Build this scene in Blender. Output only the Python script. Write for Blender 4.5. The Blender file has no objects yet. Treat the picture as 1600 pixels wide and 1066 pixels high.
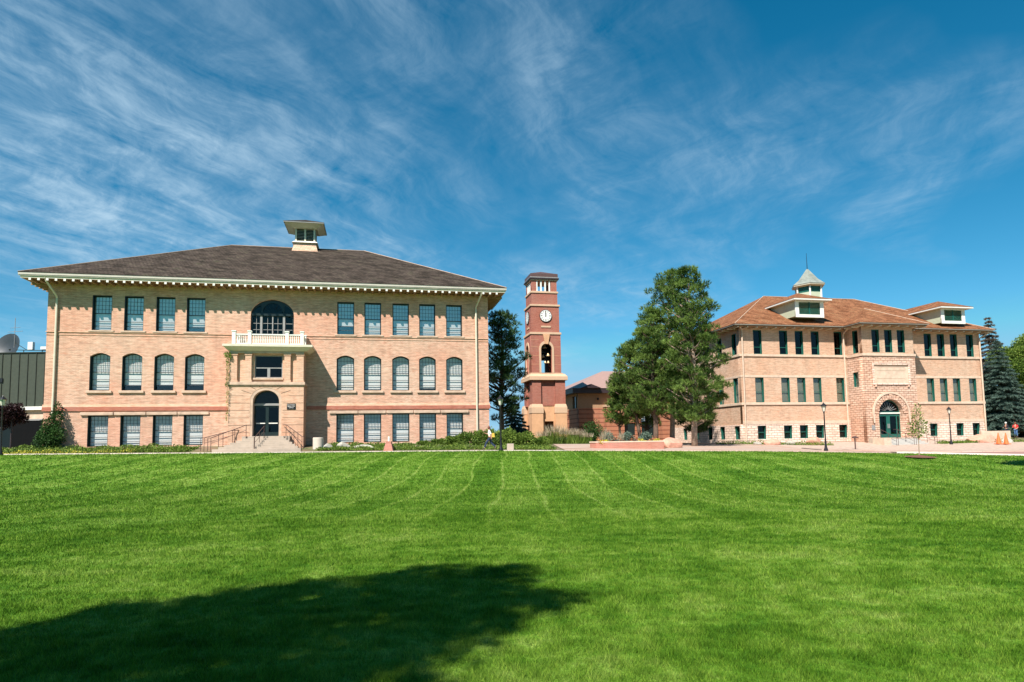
import bpy, bmesh, math, random
import numpy as np
from mathutils import Vector, Matrix
R_ = math.radians
scene = bpy.context.scene
COL = scene.collection

# ---------------------------------------------------------------- camera, sky, sun, exposure
cam_d = bpy.data.cameras.new("camera"); cam = bpy.data.objects.new("camera", cam_d); COL.objects.link(cam)
scene.camera = cam
cam_d.sensor_width = 36.0; cam_d.lens = 36.0 * 1002.06 / 1600.0
cam_d.shift_y = (606.7 - 533.0) / 1600.0
cam_d.clip_start = 0.05; cam_d.clip_end = 12000
PITCH, ROLL = R_(4.642), R_(-0.9467)
cam.location = (0, 0, 0.75)
fw = Vector((0, math.cos(PITCH), math.sin(PITCH))); up0 = Vector((0, -math.sin(PITCH), math.cos(PITCH))); rt0 = Vector((1, 0, 0))
cr, sr = math.cos(ROLL), math.sin(ROLL)
rt = rt0 * cr + up0 * sr; up = -rt0 * sr + up0 * cr
# image x axis = rt*cos + up*sin of the world frame; keep it orthonormal
M = Matrix((( rt.x, up.x, -fw.x), (rt.y, up.y, -fw.y), (rt.z, up.z, -fw.z)))
cam.rotation_mode = 'QUATERNION'; cam.rotation_quaternion = M.to_quaternion()

YAW = R_(11.97)
SUNV = Vector((0.556, 1.139, -1.45)); SUNV.normalize()     # light travel direction
sun_el = math.asin(-SUNV.z)
sun_az = math.atan2(-SUNV.x, -SUNV.y)                        # azimuth of the sun from +Y towards +X
w = bpy.data.worlds.new("World"); scene.world = w; w.use_nodes = True
nt = w.node_tree; nt.nodes.clear()
def N(t, **k):
    n = NT.nodes.new(t)
    for a, b in k.items():
        if a in n.inputs.keys(): n.inputs[a].default_value = b
        else: setattr(n, a, b)
    return n
def LK(a, b): NT.links.new(a, b)
NT = nt
out = N('ShaderNodeOutputWorld'); bg = N('ShaderNodeBackground', Strength=0.056)
sky = N('ShaderNodeTexSky', sky_type='NISHITA', sun_disc=False, sun_elevation=sun_el, sun_rotation=sun_az, altitude=1700, air_density=1.0, dust_density=0.2, ozone_density=2.2)
tc = N('ShaderNodeTexCoord')
sep = N('ShaderNodeSeparateXYZ'); LK(tc.outputs['Generated'], sep.inputs[0])
def math_(op, a, b=None, c=None):
    n = N('ShaderNodeMath', operation=op)
    for i, v in enumerate((a, b, c)):
        if v is None: continue
        if isinstance(v, (int, float)): n.inputs[i].default_value = v
        else: LK(v, n.inputs[i])
    return n.outputs[0]
def ramp(fac, stops, interp='LINEAR'):
    n = N('ShaderNodeValToRGB'); n.color_ramp.interpolation = interp
    el = n.color_ramp.elements
    while len(el) < len(stops): el.new(0.5)
    for e, (p, c) in zip(el, stops):
        e.position = p; e.color = (c, c, c, 1) if isinstance(c, (int, float)) else tuple(c) + (1,)
    LK(fac, n.inputs[0]); return n.outputs[0]
zc_ = math_('MAXIMUM', sep.outputs[2], 0.02)
zz = math_('ADD', zc_, 0.05)
px = math_('DIVIDE', sep.outputs[0], zz); py = math_('DIVIDE', sep.outputs[1], zz)
comb = N('ShaderNodeCombineXYZ'); LK(px, comb.inputs[0]); LK(py, comb.inputs[1])
def noise(vec, scale, detail, rough, dist=0.0):
    n = N('ShaderNodeTexNoise', Scale=scale, Detail=detail, Roughness=rough, Distortion=dist); LK(vec, n.inputs['Vector']); return n
def mapping(vec, rot=0.0, sc=(1, 1, 1), loc=(0, 0, 0)):
    r = N('ShaderNodeMapping'); r.inputs['Rotation'].default_value = (0, 0, R_(rot)); LK(vec, r.inputs[0])
    m_ = N('ShaderNodeMapping'); m_.inputs['Scale'].default_value = sc; m_.inputs['Location'].default_value = loc; LK(r.outputs[0], m_.inputs[0]); return m_.outputs[0]
# cirrus on a flat layer: strands run away to the right of north, warped and broken up
warp = noise(comb.outputs[0], 0.8, 3, 0.55)
wv = N('ShaderNodeVectorMath', operation='SUBTRACT'); LK(warp.outputs['Color'], wv.inputs[0]); wv.inputs[1].default_value = (0.5, 0.5, 0.5)
ws = N('ShaderNodeVectorMath', operation='SCALE'); LK(wv.outputs[0], ws.inputs[0]); ws.inputs['Scale'].default_value = 0.75
wa = N('ShaderNodeVectorMath', operation='ADD'); LK(comb.outputs[0], wa.inputs[0]); LK(ws.outputs[0], wa.inputs[1])
n1 = noise(mapping(wa.outputs[0], 22, (3.0, 0.75, 1)), 1.5, 8, 0.60, 0.25)
n2 = noise(mapping(wa.outputs[0], -28, (3.6, 1.6, 1), (3, 1, 0)), 2.6, 8, 0.68, 0.3)
n3 = noise(mapping(comb.outputs[0], 22, (1.0, 0.55, 1), (2.35, 0.9, 0)), 0.75, 4, 0.55, 0.4)
n4 = noise(mapping(wa.outputs[0], 22, (9.0, 3.0, 1)), 2.2, 6, 0.65, 0.1)
streak = math_('ADD', math_('MULTIPLY', n1.outputs[0], 0.50), math_('ADD', math_('MULTIPLY', n2.outputs[0], 0.30), math_('MULTIPLY', n4.outputs[0], 0.20)))
ysafe = math_('MAXIMUM', sep.outputs[1], 0.05)
ta = math_('DIVIDE', sep.outputs[0], ysafe); te = math_('DIVIDE', sep.outputs[2], ysafe)
leftw = math_('ADD', ramp(math_('ADD', math_('MULTIPLY', ta, 0.5), 0.5), [(0.0, 0.48), (0.14, 0.60), (0.40, 0.61), (0.52, 0.57), (0.64, 0.42), (0.80, 0.30), (0.95, 0.22)]), math_('SUBTRACT', ramp(te, [(0.08, 0.0), (0.22, 0.10), (0.34, 0.17), (0.5, 0.20), (0.75, 0.16)]), 0.15))
cover = math_('ADD', math_('MULTIPLY', math_('SUBTRACT', n3.outputs[0], 0.5), 1.3), leftw)
dens = math_('MULTIPLY', ramp(streak, [(0.37, 0.0), (0.49, 0.36), (0.63, 1.0)]), ramp(cover, [(0.33, 0.0), (0.50, 0.42), (0.66, 1.0)]))
dens = math_('MULTIPLY', math_('MULTIPLY', dens, 0.85), ramp(sep.outputs[1], [(0.0, 0.0), (0.3, 1.0)]))
hs = N('ShaderNodeHueSaturation', Saturation=1.40, Value=1.31); hs.inputs['Hue'].default_value = 0.478; LK(sky.outputs[0], hs.inputs['Color'])
sv = N('ShaderNodeCombineXYZ'); LK(sep.outputs[0], sv.inputs[0]); LK(sep.outputs[1], sv.inputs[1]); LK(math_('ADD', math_('MULTIPLY', math_('MAXIMUM', sep.outputs[2], 0.0), 0.97), 0.01), sv.inputs[2]); LK(sv.outputs[0], sky.inputs[0])
mx = N('ShaderNodeMix', data_type='RGBA'); LK(dens, mx.inputs[0]); cap = N('ShaderNodeMix', data_type='RGBA'); cap.blend_type = 'DARKEN'; cap.inputs[0].default_value = 1.0; LK(hs.outputs[0], cap.inputs[6]); cap.inputs[7].default_value = (3.0, 6.2, 8.6, 1); LK(cap.outputs[2], mx.inputs[6]); mx.inputs[7].default_value = (5.2, 7.3, 9.0, 1)
LK(mx.outputs[2], bg.inputs[0]); LK(bg.outputs[0], out.inputs[0])

sl = bpy.data.lights.new("sun", 'SUN'); sl.energy = 5.0; sl.angle = R_(0.5); sl.color = (1.0, 0.955, 0.88)
so = bpy.data.objects.new("sun", sl); COL.objects.link(so); so.rotation_euler = SUNV.to_track_quat('-Z', 'Y').to_euler(); so.location = (-20, -40, 60)
scene.view_settings.view_transform = 'Standard'; scene.view_settings.look = 'None'
scene.view_settings.exposure = 0.82; scene.view_settings.gamma = 1.0
try:
    scene.cycles.max_bounces = 6; scene.cycles.transparent_max_bounces = 12; scene.cycles.caustics_reflective = False; scene.cycles.caustics_refractive = False
except Exception: pass

# ---------------------------------------------------------------- materials
def mat(name):
    global NT
    m = bpy.data.materials.new(name); m.use_nodes = True; NT = m.node_tree; NT.nodes.clear()
    o = N('ShaderNodeOutputMaterial'); b = N('ShaderNodeBsdfPrincipled'); LK(b.outputs[0], o.inputs[0])
    return m, b, o
def mixc(fac, a, b, mode='MIX'):
    n = N('ShaderNodeMix', data_type='RGBA'); n.blend_type = mode
    for i, v in ((0, fac), (6, a), (7, b)):
        if isinstance(v, (int, float)): n.inputs[i].default_value = v
        elif isinstance(v, tuple): n.inputs[i].default_value = v + (1,)
        else: LK(v, n.inputs[i])
    return n.outputs[2]
def plain(name, c, rough=0.6, metal=0.0, var=0.12, scale=3.0, spec=0.4, bump=0.0):
    m, b, o = mat(name); t = N('ShaderNodeTexCoord')
    n = noise(t.outputs['Object'], scale, 5, 0.6)
    f = ramp(n.outputs[0], [(0.3, 1 - var), (0.7, 1 + var * 0.6 if 1 + var * 0.6 < 1.4 else 1.4)])
    LK(mixc(1.0, tuple(c), f, 'MULTIPLY'), b.inputs['Base Color'])
    b.inputs['Roughness'].default_value = rough; b.inputs['Metallic'].default_value = metal; b.inputs['Specular IOR Level'].default_value = spec
    if bump:
        bp = N('ShaderNodeBump', Strength=bump, Distance=0.05); LK(n.outputs[0], bp.inputs['Height']); LK(bp.outputs[0], b.inputs['Normal'])
    return m
def wallvec():
    t = N('ShaderNodeTexCoord'); s = N('ShaderNodeSeparateXYZ'); LK(t.outputs['Object'], s.inputs[0])
    c = N('ShaderNodeCombineXYZ'); LK(math_('ADD', s.outputs[0], s.outputs[1]), c.inputs[0]); LK(s.outputs[2], c.inputs[1])
    return t, c.outputs[0]
def brick(name, c1, c2, mortar, bw=0.23, bh=0.075, ms=0.012, patch=0.16, squash=1.0, rough=0.85, bump=0.4, tint=(1, 0.86, 0.78), stagger=0.5):
    m, b, o = mat(name); t, v = wallvec()
    bt = N('ShaderNodeTexBrick', Scale=1.0); LK(v, bt.inputs['Vector'])
    bt.inputs['Color1'].default_value = tuple(c1) + (1,); bt.inputs['Color2'].default_value = tuple(c2) + (1,); bt.inputs['Mortar'].default_value = tuple(mortar) + (1,)
    bt.inputs['Brick Width'].default_value = bw; bt.inputs['Row Height'].default_value = bh; bt.inputs['Mortar Size'].default_value = ms; bt.inputs['Bias'].default_value = -0.15
    bt.offset = stagger
    # blotches drawn out along the courses
    mpn = N('ShaderNodeMapping'); mpn.inputs['Scale'].default_value = (0.9, 5.5, 1); LK(v, mpn.inputs[0])
    na = noise(mpn.outputs[0], 1.3, 6, 0.7); nb = noise(t.outputs['Object'], 0.22, 4, 0.6)
    f = ramp(na.outputs[0], [(0.3, 1 - patch * 1.6), (0.52, 1.0), (0.75, 1 + patch)])
    c = mixc(1.0, bt.outputs['Color'], f, 'MULTIPLY')
    c = mixc(ramp(nb.outputs[0], [(0.38, 0.0), (0.62, 0.85)]), c, mixc(1.0, c, tuple(tint), 'MULTIPLY'))
    mpm = mapping(v, 0, (2.2, 11.0, 1)); nm = noise(mpm, 0.9, 3, 0.6)
    c = mixc(ramp(nm.outputs[0], [(0.54, 0.0), (0.66, 0.75)]), c, mixc(1.0, c, (0.90, 0.66, 0.60), 'MULTIPLY'))
    nw = noise(t.outputs['Object'], 0.6, 5, 0.65)
    c = mixc(ramp(nw.outputs[0], [(0.5, 0.0), (0.8, 0.35)]), c, (0.33, 0.24, 0.17))
    ns = noise(mapping(v, 0, (1.7, 0.13, 1)), 1.0, 4, 0.65)
    c = mixc(ramp(ns.outputs[0], [(0.50, 0.0), (0.70, 0.30)]), c, mixc(1.0, c, (0.62, 0.58, 0.55), 'MULTIPLY'))
    LK(c, b.inputs['Base Color']); b.inputs['Roughness'].default_value = rough; b.inputs['Specular IOR Level'].default_value = 0.2
    bp = N('ShaderNodeBump', Strength=bump, Distance=0.02); LK(math_('SUBTRACT', na.outputs[0], math_('MULTIPLY', bt.outputs['Fac'], 1.0)), bp.inputs['Height']); LK(bp.outputs[0], b.inputs['Normal'])
    return m
def roofing(name, cols, row=0.14, bwid=0.3, course=0.25):
    m, b, o = mat(name); t, v = wallvec()
    mpn = N('ShaderNodeMapping'); mpn.inputs['Scale'].default_value = (1, 2.0, 1); LK(v, mpn.inputs[0])
    bt = N('ShaderNodeTexBrick', Scale=1.0); LK(mpn.outputs[0], bt.inputs['Vector']); bt.offset = 0.37
    bt.inputs['Color1'].default_value = (1.18, 1.15, 1.15, 1); bt.inputs['Color2'].default_value = (0.72, 0.72, 0.72, 1); bt.inputs['Mortar'].default_value = (0.45, 0.43, 0.4, 1)
    bt.inputs['Brick Width'].default_value = bwid; bt.inputs['Row Height'].default_value = row * 2; bt.inputs['Mortar Size'].default_value = 0.02
    n = noise(mapping(v, 0, (0.7, 1.8, 1)), 1.0, 9, 0.80); n2_ = noise(t.outputs['Object'], 5.0, 3, 0.6)
    c = ramp(n.outputs[0], [(0.36, cols[0]), (0.46, cols[1]), (0.54, cols[2]), (0.63, cols[3])])
    c = mixc(1.0, c, bt.outputs['Color'], 'MULTIPLY')
    c = mixc(1.0, c, ramp(n2_.outputs[0], [(0.3, 0.65), (0.7, 1.3)]), 'MULTIPLY')
    LK(c, b.inputs['Base Color']); b.inputs['Roughness'].default_value = 0.9; b.inputs['Specular IOR Level'].default_value = 0.15
    bp = N('ShaderNodeBump', Strength=0.6, Distance=0.03); LK(bt.outputs['Color'], bp.inputs['Height']); LK(bp.outputs[0], b.inputs['Normal'])
    return m
def foliage(name, dark, light, trans=0.25):
    m, b, o = mat(name)
    a = N('ShaderNodeAttribute', attribute_name='tint'); t = N('ShaderNodeTexCoord'); n = noise(t.outputs['Object'], 1.1, 3, 0.6)
    f = math_('ADD', math_('MULTIPLY', a.outputs['Fac'], 0.6), math_('MULTIPLY', n.outputs[0], 0.5))
    c = mixc(ramp(f, [(0.28, 0.0), (0.85, 1.0)]), tuple(dark), tuple(light))
    LK(c, b.inputs['Base Color']); b.inputs['Roughness'].default_value = 0.6; b.inputs['Specular IOR Level'].default_value = 0.25
    tr = N('ShaderNodeBsdfTranslucent'); LK(c, tr.inputs[0]); ms = N('ShaderNodeMixShader'); ms.inputs[0].default_value = trans
    LK(b.outputs[0], ms.inputs[1]); LK(tr.outputs[0], ms.inputs[2]); LK(ms.outputs[0], o.inputs[0])
    return m
def glass(name, tint=(0.92, 0.94, 0.94), refl=0.045, base=None):
    m, b, o = mat(name)
    tr = N('ShaderNodeBsdfTransparent'); tr.inputs[0].default_value = tuple(tint) + (1,)
    gl = N('ShaderNodeBsdfGlossy'); gl.inputs['Roughness'].default_value = 0.03; gl.inputs[0].default_value = (1, 1, 1, 1)
    t = N('ShaderNodeTexCoord'); n = noise(t.outputs['Object'], 0.9, 2, 0.5); bp = N('ShaderNodeBump', Strength=0.12, Distance=0.1); LK(n.outputs[0], bp.inputs['Height']); LK(bp.outputs[0], gl.inputs['Normal'])
    fr = N('ShaderNodeLayerWeight', Blend=0.5); ms = N('ShaderNodeMixShader'); LK(math_('ADD', math_('MULTIPLY', math_('POWER', fr.outputs['Facing'], 4.0), 0.9), refl), ms.inputs[0])
    LK(tr.outputs[0], ms.inputs[1]); LK(gl.outputs[0], ms.inputs[2]); LK(ms.outputs[0], o.inputs[0])
    return m
MT = {}
MT['brick'] = brick('buff_brick', (0.75, 0.51, 0.38), (0.62, 0.385, 0.275), (0.46, 0.30, 0.215), tint=(1.0, .80, .75), patch=.24)
MT['band'] = brick('red_band', (0.50, 0.18, 0.125), (0.44, 0.145, 0.10), (0.34, 0.16, 0.12))
MT['rust'] = brick('porch_brick', (0.74, 0.49, 0.35), (0.65, 0.41, 0.285), (0.50, 0.34, 0.245), tint=(1.0, .84, .76))
MT['sand'] = plain('sandstone', (0.55, 0.39, 0.29), 0.9, var=0.25, scale=2.2, spec=0.2, bump=0.5)
MT['joint'] = plain('groove_shade', (0.25, 0.16, 0.11), 0.95, spec=0.1)
MT['cream'] = plain('cream_paint', (0.60, 0.54, 0.42), 0.55, var=0.08)
MT['gutter'] = plain('gutter_paint', (0.50, 0.45, 0.38), 0.45, var=0.1)
MT['gutterR'] = plain('grey_gutter', (0.30, 0.265, 0.22), 0.5, var=0.1)
MT['soffit'] = plain('soffit_paint', (0.30, 0.185, 0.10), 0.7, var=0.15)
MT['white'] = plain('white_paint', (0.72, 0.70, 0.64), 0.5, var=0.06)
MT['frame'] = plain('dark_window_frame', (0.012, 0.022, 0.022), 0.35, var=0.2)
MT['munt'] = plain('grey_muntin', (0.05, 0.055, 0.06), 0.5)
MT['teal'] = plain('teal_window_frame', (0.012, 0.10, 0.075), 0.45, var=0.2)
MT['greyframe'] = plain('grey_frame', (0.27, 0.26, 0.25), 0.5)
MT['blind'] = plain('window_blind', (0.86, 0.79, 0.755), 0.8, var=0.05)
MT['blind2'] = plain('beige_blind', (0.19, 0.175, 0.12), 0.8, var=0.15)
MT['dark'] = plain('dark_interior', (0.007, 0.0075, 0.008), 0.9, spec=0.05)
MT['glass'] = glass('window_glass')
MT['glassS'] = glass('sky_glass', refl=0.14)
MT['glassb'] = glass('dark_glass', (0.42, 0.48, 0.50), 0.022)
MT['roofL'] = roofing('brown_shingles', [(0.021, 0.016, 0.011), (0.043, 0.032, 0.023), (0.078, 0.058, 0.047), (0.074, 0.067, 0.040)])
MT['roofR'] = roofing('cedar_shingles', [(0.13, 0.050, 0.022), (0.21, 0.085, 0.038), (0.30, 0.132, 0.066), (0.24, 0.140, 0.064)])
MT['cedar'] = brick('cupola_shingles', (0.80, 0.53, 0.38), (0.62, 0.40, 0.28), (0.35, 0.22, 0.15), bw=0.25, bh=0.16, ms=0.012)
MT['foundR'] = brick('cream_rock_stone', (0.84, 0.68, 0.57), (0.74, 0.56, 0.46), (0.36, 0.24, 0.17), bw=0.7, bh=0.27, ms=0.022, patch=0.22, bump=1.0, tint=(1, 0.92, 0.88))
MT['stoneR'] = brick('pink_rock_stone', (0.71, 0.52, 0.405), (0.56, 0.37, 0.275), (0.30, 0.17, 0.115), bw=0.62, bh=0.25, ms=0.026, patch=0.3, bump=1.0)
MT['pale'] = plain('pale_dressed_stone', (0.60, 0.45, 0.34), 0.85, var=0.18, scale=2.5, spec=0.2, bump=0.3)
MT['brickR'] = brick('buff_brick_hall', (0.70, 0.49, 0.35), (0.58, 0.385, 0.265), (0.46, 0.32, 0.23), tint=(1.0, 0.86, 0.79), patch=.2)
MT['tbrick'] = brick('tower_brick', (0.40, 0.15, 0.11), (0.33, 0.115, 0.082), (0.34, 0.16, 0.12), patch=0.1)
MT['tsand'] = plain('tower_sandstone', (0.60, 0.34, 0.19), 0.88, var=0.14, scale=1.3, spec=0.2, bump=0.2)
MT['tsandL'] = plain('tower_light_stone', (0.57, 0.385, 0.255), 0.85, var=0.1, scale=1.3, spec=0.2)
MT['troof'] = plain('tower_roof', (0.10, 0.055, 0.05), 0.5, var=0.2)
MT['bronze'] = plain('bell_bronze', (0.55, 0.40, 0.22), 0.35, metal=0.6)
MT['black'] = plain('black_metal', (0.012, 0.012, 0.014), 0.4)
MT['iron'] = plain('rail_iron', (0.08, 0.045, 0.04), 0.5)
MT['copper'] = plain('weathered_copper', (0.24, 0.255, 0.22), 0.5, var=0.3, scale=1.5)
MT['sage'] = plain('sage_clapboard', (0.47, 0.50, 0.36), 0.6)
MT['concrete'] = plain('pale_concrete', (0.56, 0.48, 0.40), 0.9, var=0.12, scale=0.8, spec=0.2)
MT['plaza'] = brick('plaza_paving', (0.46, 0.36, 0.30), (0.40, 0.305, 0.25), (0.29, 0.215, 0.175), bw=0.6, bh=0.6, patch=0.05, bump=0.1)
MT['step'] = plain('step_concrete', (0.42, 0.34, 0.27), 0.9, var=0.15, scale=2)
MT['stepR'] = plain('pale_step_stone', (0.46, 0.43, 0.39), 0.85, var=0.1, scale=2)
MT['grey'] = plain('grey_granite', (0.24, 0.25, 0.27), 0.6)
MT['annex'] = plain('tan_block', (0.36, 0.21, 0.12), 0.9, var=0.1)
MT['annexr'] = brick('banded_block', (0.40, 0.185, 0.115), (0.37, 0.165, 0.10), (0.20, 0.08, 0.05), bw=60.0, bh=0.62, ms=0.07, patch=0.06)
MT['fascia'] = plain('dark_fascia', (0.035, 0.022, 0.025), 0.5)
MT['pinkroof'] = plain('pale_metal_roof', (0.34, 0.215, 0.18), 0.5, var=0.08)
MT['olive'] = plain('olive_metal', (0.050, 0.058, 0.040), 0.5, var=0.15)
MT['seam'] = plain('seam_metal', (0.028, 0.032, 0.022), 0.5)
MT['bark'] = plain('tree_bark', (0.13, 0.085, 0.06), 0.95, var=0.4, scale=6, bump=0.6)
MT['barkL'] = plain('pale_bark', (0.33, 0.24, 0.18), 0.95, var=0.4, scale=6, bump=0.6)
MT['pine'] = foliage('pine_needles', (0.022, 0.062, 0.010), (0.25, 0.36, 0.075), 0.25)
MT['pineB'] = foliage('bluish_pine_needles', (0.012, 0.035, 0.016), (0.11, 0.20, 0.06), 0.2)
MT['spruce'] = foliage('blue_spruce_needles', (0.035, 0.075, 0.062), (0.135, 0.20, 0.155), 0.1)
MT['sprucebrown'] = foliage('dry_spruce_needles', (0.06, 0.055, 0.04), (0.20, 0.15, 0.11), 0.1)
MT['leaf'] = foliage('green_leaves', (0.040, 0.095, 0.012), (0.26, 0.35, 0.06), 0.35)
MT['leafD'] = foliage('dark_leaves', (0.012, 0.040, 0.010), (0.055, 0.125, 0.025), 0.3)
MT['plum'] = foliage('plum_leaves', (0.010, 0.004, 0.005), (0.045, 0.014, 0.016), 0.2)
MT['yel'] = foliage('yellow_flowers', (0.35, 0.36, 0.03), (0.78, 0.66, 0.10), 0.2)
MT['redfl'] = foliage('red_flowers', (0.30, 0.06, 0.03), (0.62, 0.25, 0.10), 0.2)
MT['plume'] = foliage('grass_plumes', (0.25, 0.20, 0.12), (0.62, 0.52, 0.38), 0.3)
MT['sageleaf'] = foliage('grey_leaves', (0.05, 0.085, 0.06), (0.20, 0.27, 0.20), 0.2)
MT['rock'] = plain('red_sandstone_boulder', (0.60, 0.30, 0.21), 0.9, var=0.25, scale=3, bump=0.8)
MT['rockG'] = plain('grey_boulder', (0.40, 0.37, 0.31), 0.9, var=0.3, scale=4, bump=0.8)
MT['mulch'] = plain('bark_mulch', (0.16, 0.07, 0.045), 0.95, var=0.4, scale=12, bump=1.0)
MT['cone'] = plain('cone_orange', (0.85, 0.16, 0.045), 0.45, var=0.1)
MT['redbrick'] = brick('planter_brick', (0.48, 0.20, 0.15), (0.42, 0.16, 0.12), (0.40, 0.24, 0.19), patch=0.08)
MT['skin'] = plain('skin', (0.52, 0.27, 0.18), 0.5, var=0.05)
MT['shirt'] = plain('white_shirt', (0.78, 0.74, 0.72), 0.8, var=0.05)
MT['jeans'] = plain('navy_trousers', (0.018, 0.035, 0.075), 0.85, var=0.2)
MT['bluejeans'] = plain('blue_jeans', (0.08, 0.16, 0.33), 0.85, var=0.2)
MT['redshirt'] = plain('red_shirt', (0.70, 0.025, 0.03), 0.8, var=0.1)
MT['darkshirt'] = plain('dark_jacket', (0.02, 0.018, 0.03), 0.8, var=0.1)
MT['hair'] = plain('auburn_hair', (0.16, 0.045, 0.025), 0.6, var=0.2)
MT['yellowbag'] = plain('yellow_canvas', (0.62, 0.36, 0.05), 0.7)
MT['lampglass'] = plain('frosted_lamp_glass', (0.62, 0.58, 0.48), 0.25, var=0.1)
MT['berm'] = plain('bare_earth', (0.34, 0.19, 0.11), 0.95, var=0.2, scale=0.8, bump=0.4)

# lawn: mown stripes, darker and paler patches of turf
def lawnmat():
    m, b, o = mat('lawn_grass')
    t = N('ShaderNodeTexCoord'); s = N('ShaderNodeSeparateXYZ'); LK(t.outputs['Object'], s.inputs[0])
    wob = noise(t.outputs['Object'], 0.10, 2, 0.5)
    xx = math_('ADD', s.outputs[0], math_('MULTIPLY', wob.outputs[0], 1.1))
    ph = math_('FRACT', math_('DIVIDE', xx, 1.55))
    line = ramp(ph, [(0.0, 1.0), (0.07, 0.0), (0.93, 0.0), (1.0, 1.0)])
    far = ramp(math_('MULTIPLY', s.outputs[1], 0.02), [(0.22, 0.15), (0.42, 1.0)])
    ln = noise(t.outputs['Object'], 0.5, 3, 0.6)
    band = math_('MULTIPLY', math_('SINE', math_('MULTIPLY', xx, 2.027)), math_('MULTIPLY', far, 0.022))
    lf = math_('MULTIPLY', math_('MULTIPLY', line, far), ramp(ln.outputs[0], [(0.30, 0.25), (0.60, 1.0)]))
    cross = math_('FRACT', math_('DIVIDE', math_('ADD', s.outputs[1], math_('MULTIPLY', wob.outputs[0], 4.0)), 2.1))
    cl = math_('MULTIPLY', ramp(cross, [(0.0, 0.8), (0.16, 0.0), (0.84, 0.0), (1.0, 0.8)]), ramp(math_('MULTIPLY', s.outputs[1], 0.02), [(0.1, 0.7), (0.45, 0.0)]))
    na = noise(t.outputs['Object'], 0.35, 5, 0.65); nb = noise(t.outputs['Object'], 2.6, 5, 0.7); nc = noise(t.outputs['Object'], 14, 4, 0.7)
    mpn = N('ShaderNodeMapping'); mpn.inputs['Scale'].default_value = (0.35, 1.5, 1); mpn.inputs['Rotation'].default_value = (0, 0, R_(12)); LK(t.outputs['Object'], mpn.inputs[0])
    nd = noise(mpn.outputs[0], 1.6, 5, 0.7)
    f = math_('ADD', math_('ADD', math_('MULTIPLY', na.outputs[0], 0.26), 0.07), math_('ADD', math_('MULTIPLY', nb.outputs[0], 0.34), math_('ADD', math_('MULTIPLY', nd.outputs[0], 0.20), math_('MULTIPLY', nc.outputs[0], 0.14))))
    f = math_('ADD', f, math_('ADD', math_('MULTIPLY', lf, 0.125), math_('ADD', band, math_('MULTIPLY', cl, 0.025))))
    c = ramp(f, [(0.44, (0.030, 0.098, 0.004)), (0.51, (0.072, 0.172, 0.010)), (0.57, (0.130, 0.242, 0.024)), (0.67, (0.250, 0.345, 0.075))])
    LK(c, b.inputs['Base Color']); b.inputs['Roughness'].default_value = 0.75; b.inputs['Specular IOR Level'].default_value = 0.12
    bp = N('ShaderNodeBump', Strength=0.9, Distance=0.06); LK(math_('ADD', nc.outputs[0], nb.outputs[0]), bp.inputs['Height']); LK(bp.outputs[0], b.inputs['Normal'])
    return m, c
MT['lawn'], _ = lawnmat()
def blademat():
    m = MT['lawn'].copy(); m.name = 'grass_blades'
    global NT
    NT = m.node_tree
    b = [n for n in NT.nodes if n.type == 'BSDF_PRINCIPLED'][0]; o = [n for n in NT.nodes if n.type == 'OUTPUT_MATERIAL'][0]
    src = b.inputs['Base Color'].links[0].from_socket
    a = N('ShaderNodeAttribute', attribute_name='tint')
    c = mixc(1.0, src, ramp(a.outputs['Fac'], [(0.0, 0.55), (0.55, 1.1), (1.0, (2.1, 1.6, 1.9))]), 'MULTIPLY')
    for l in list(b.inputs['Normal'].links): NT.links.remove(l)
    LK(c, b.inputs['Base Color']); tr = N('ShaderNodeBsdfTranslucent'); LK(c, tr.inputs[0]); ms = N('ShaderNodeMixShader'); ms.inputs[0].default_value = 0.3
    LK(b.outputs[0], ms.inputs[1]); LK(tr.outputs[0], ms.inputs[2]); LK(ms.outputs[0], o.inputs[0])
    return m
MT['blade'] = blademat()
def groundmat():
    m, b, o = mat('garden_soil'); t = N('ShaderNodeTexCoord')
    n = noise(t.outputs['Object'], 0.6, 6, 0.7); n2_ = noise(t.outputs['Object'], 5, 5, 0.7)
    c = mixc(ramp(n.outputs[0], [(0.42, 0.0), (0.6, 1.0)]), (0.20, 0.13, 0.08), (0.10, 0.13, 0.04))
    c = mixc(1.0, c, ramp(n2_.outputs[0], [(0.3, 0.6), (0.7, 1.3)]), 'MULTIPLY')
    LK(c, b.inputs['Base Color']); b.inputs['Roughness'].default_value = 0.95
    return m
MT['ground'] = groundmat()
MT['gravel'] = plain('pale_gravel', (.46, .34, .27), .95, var=.3, scale=3, bump=.5)

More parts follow.
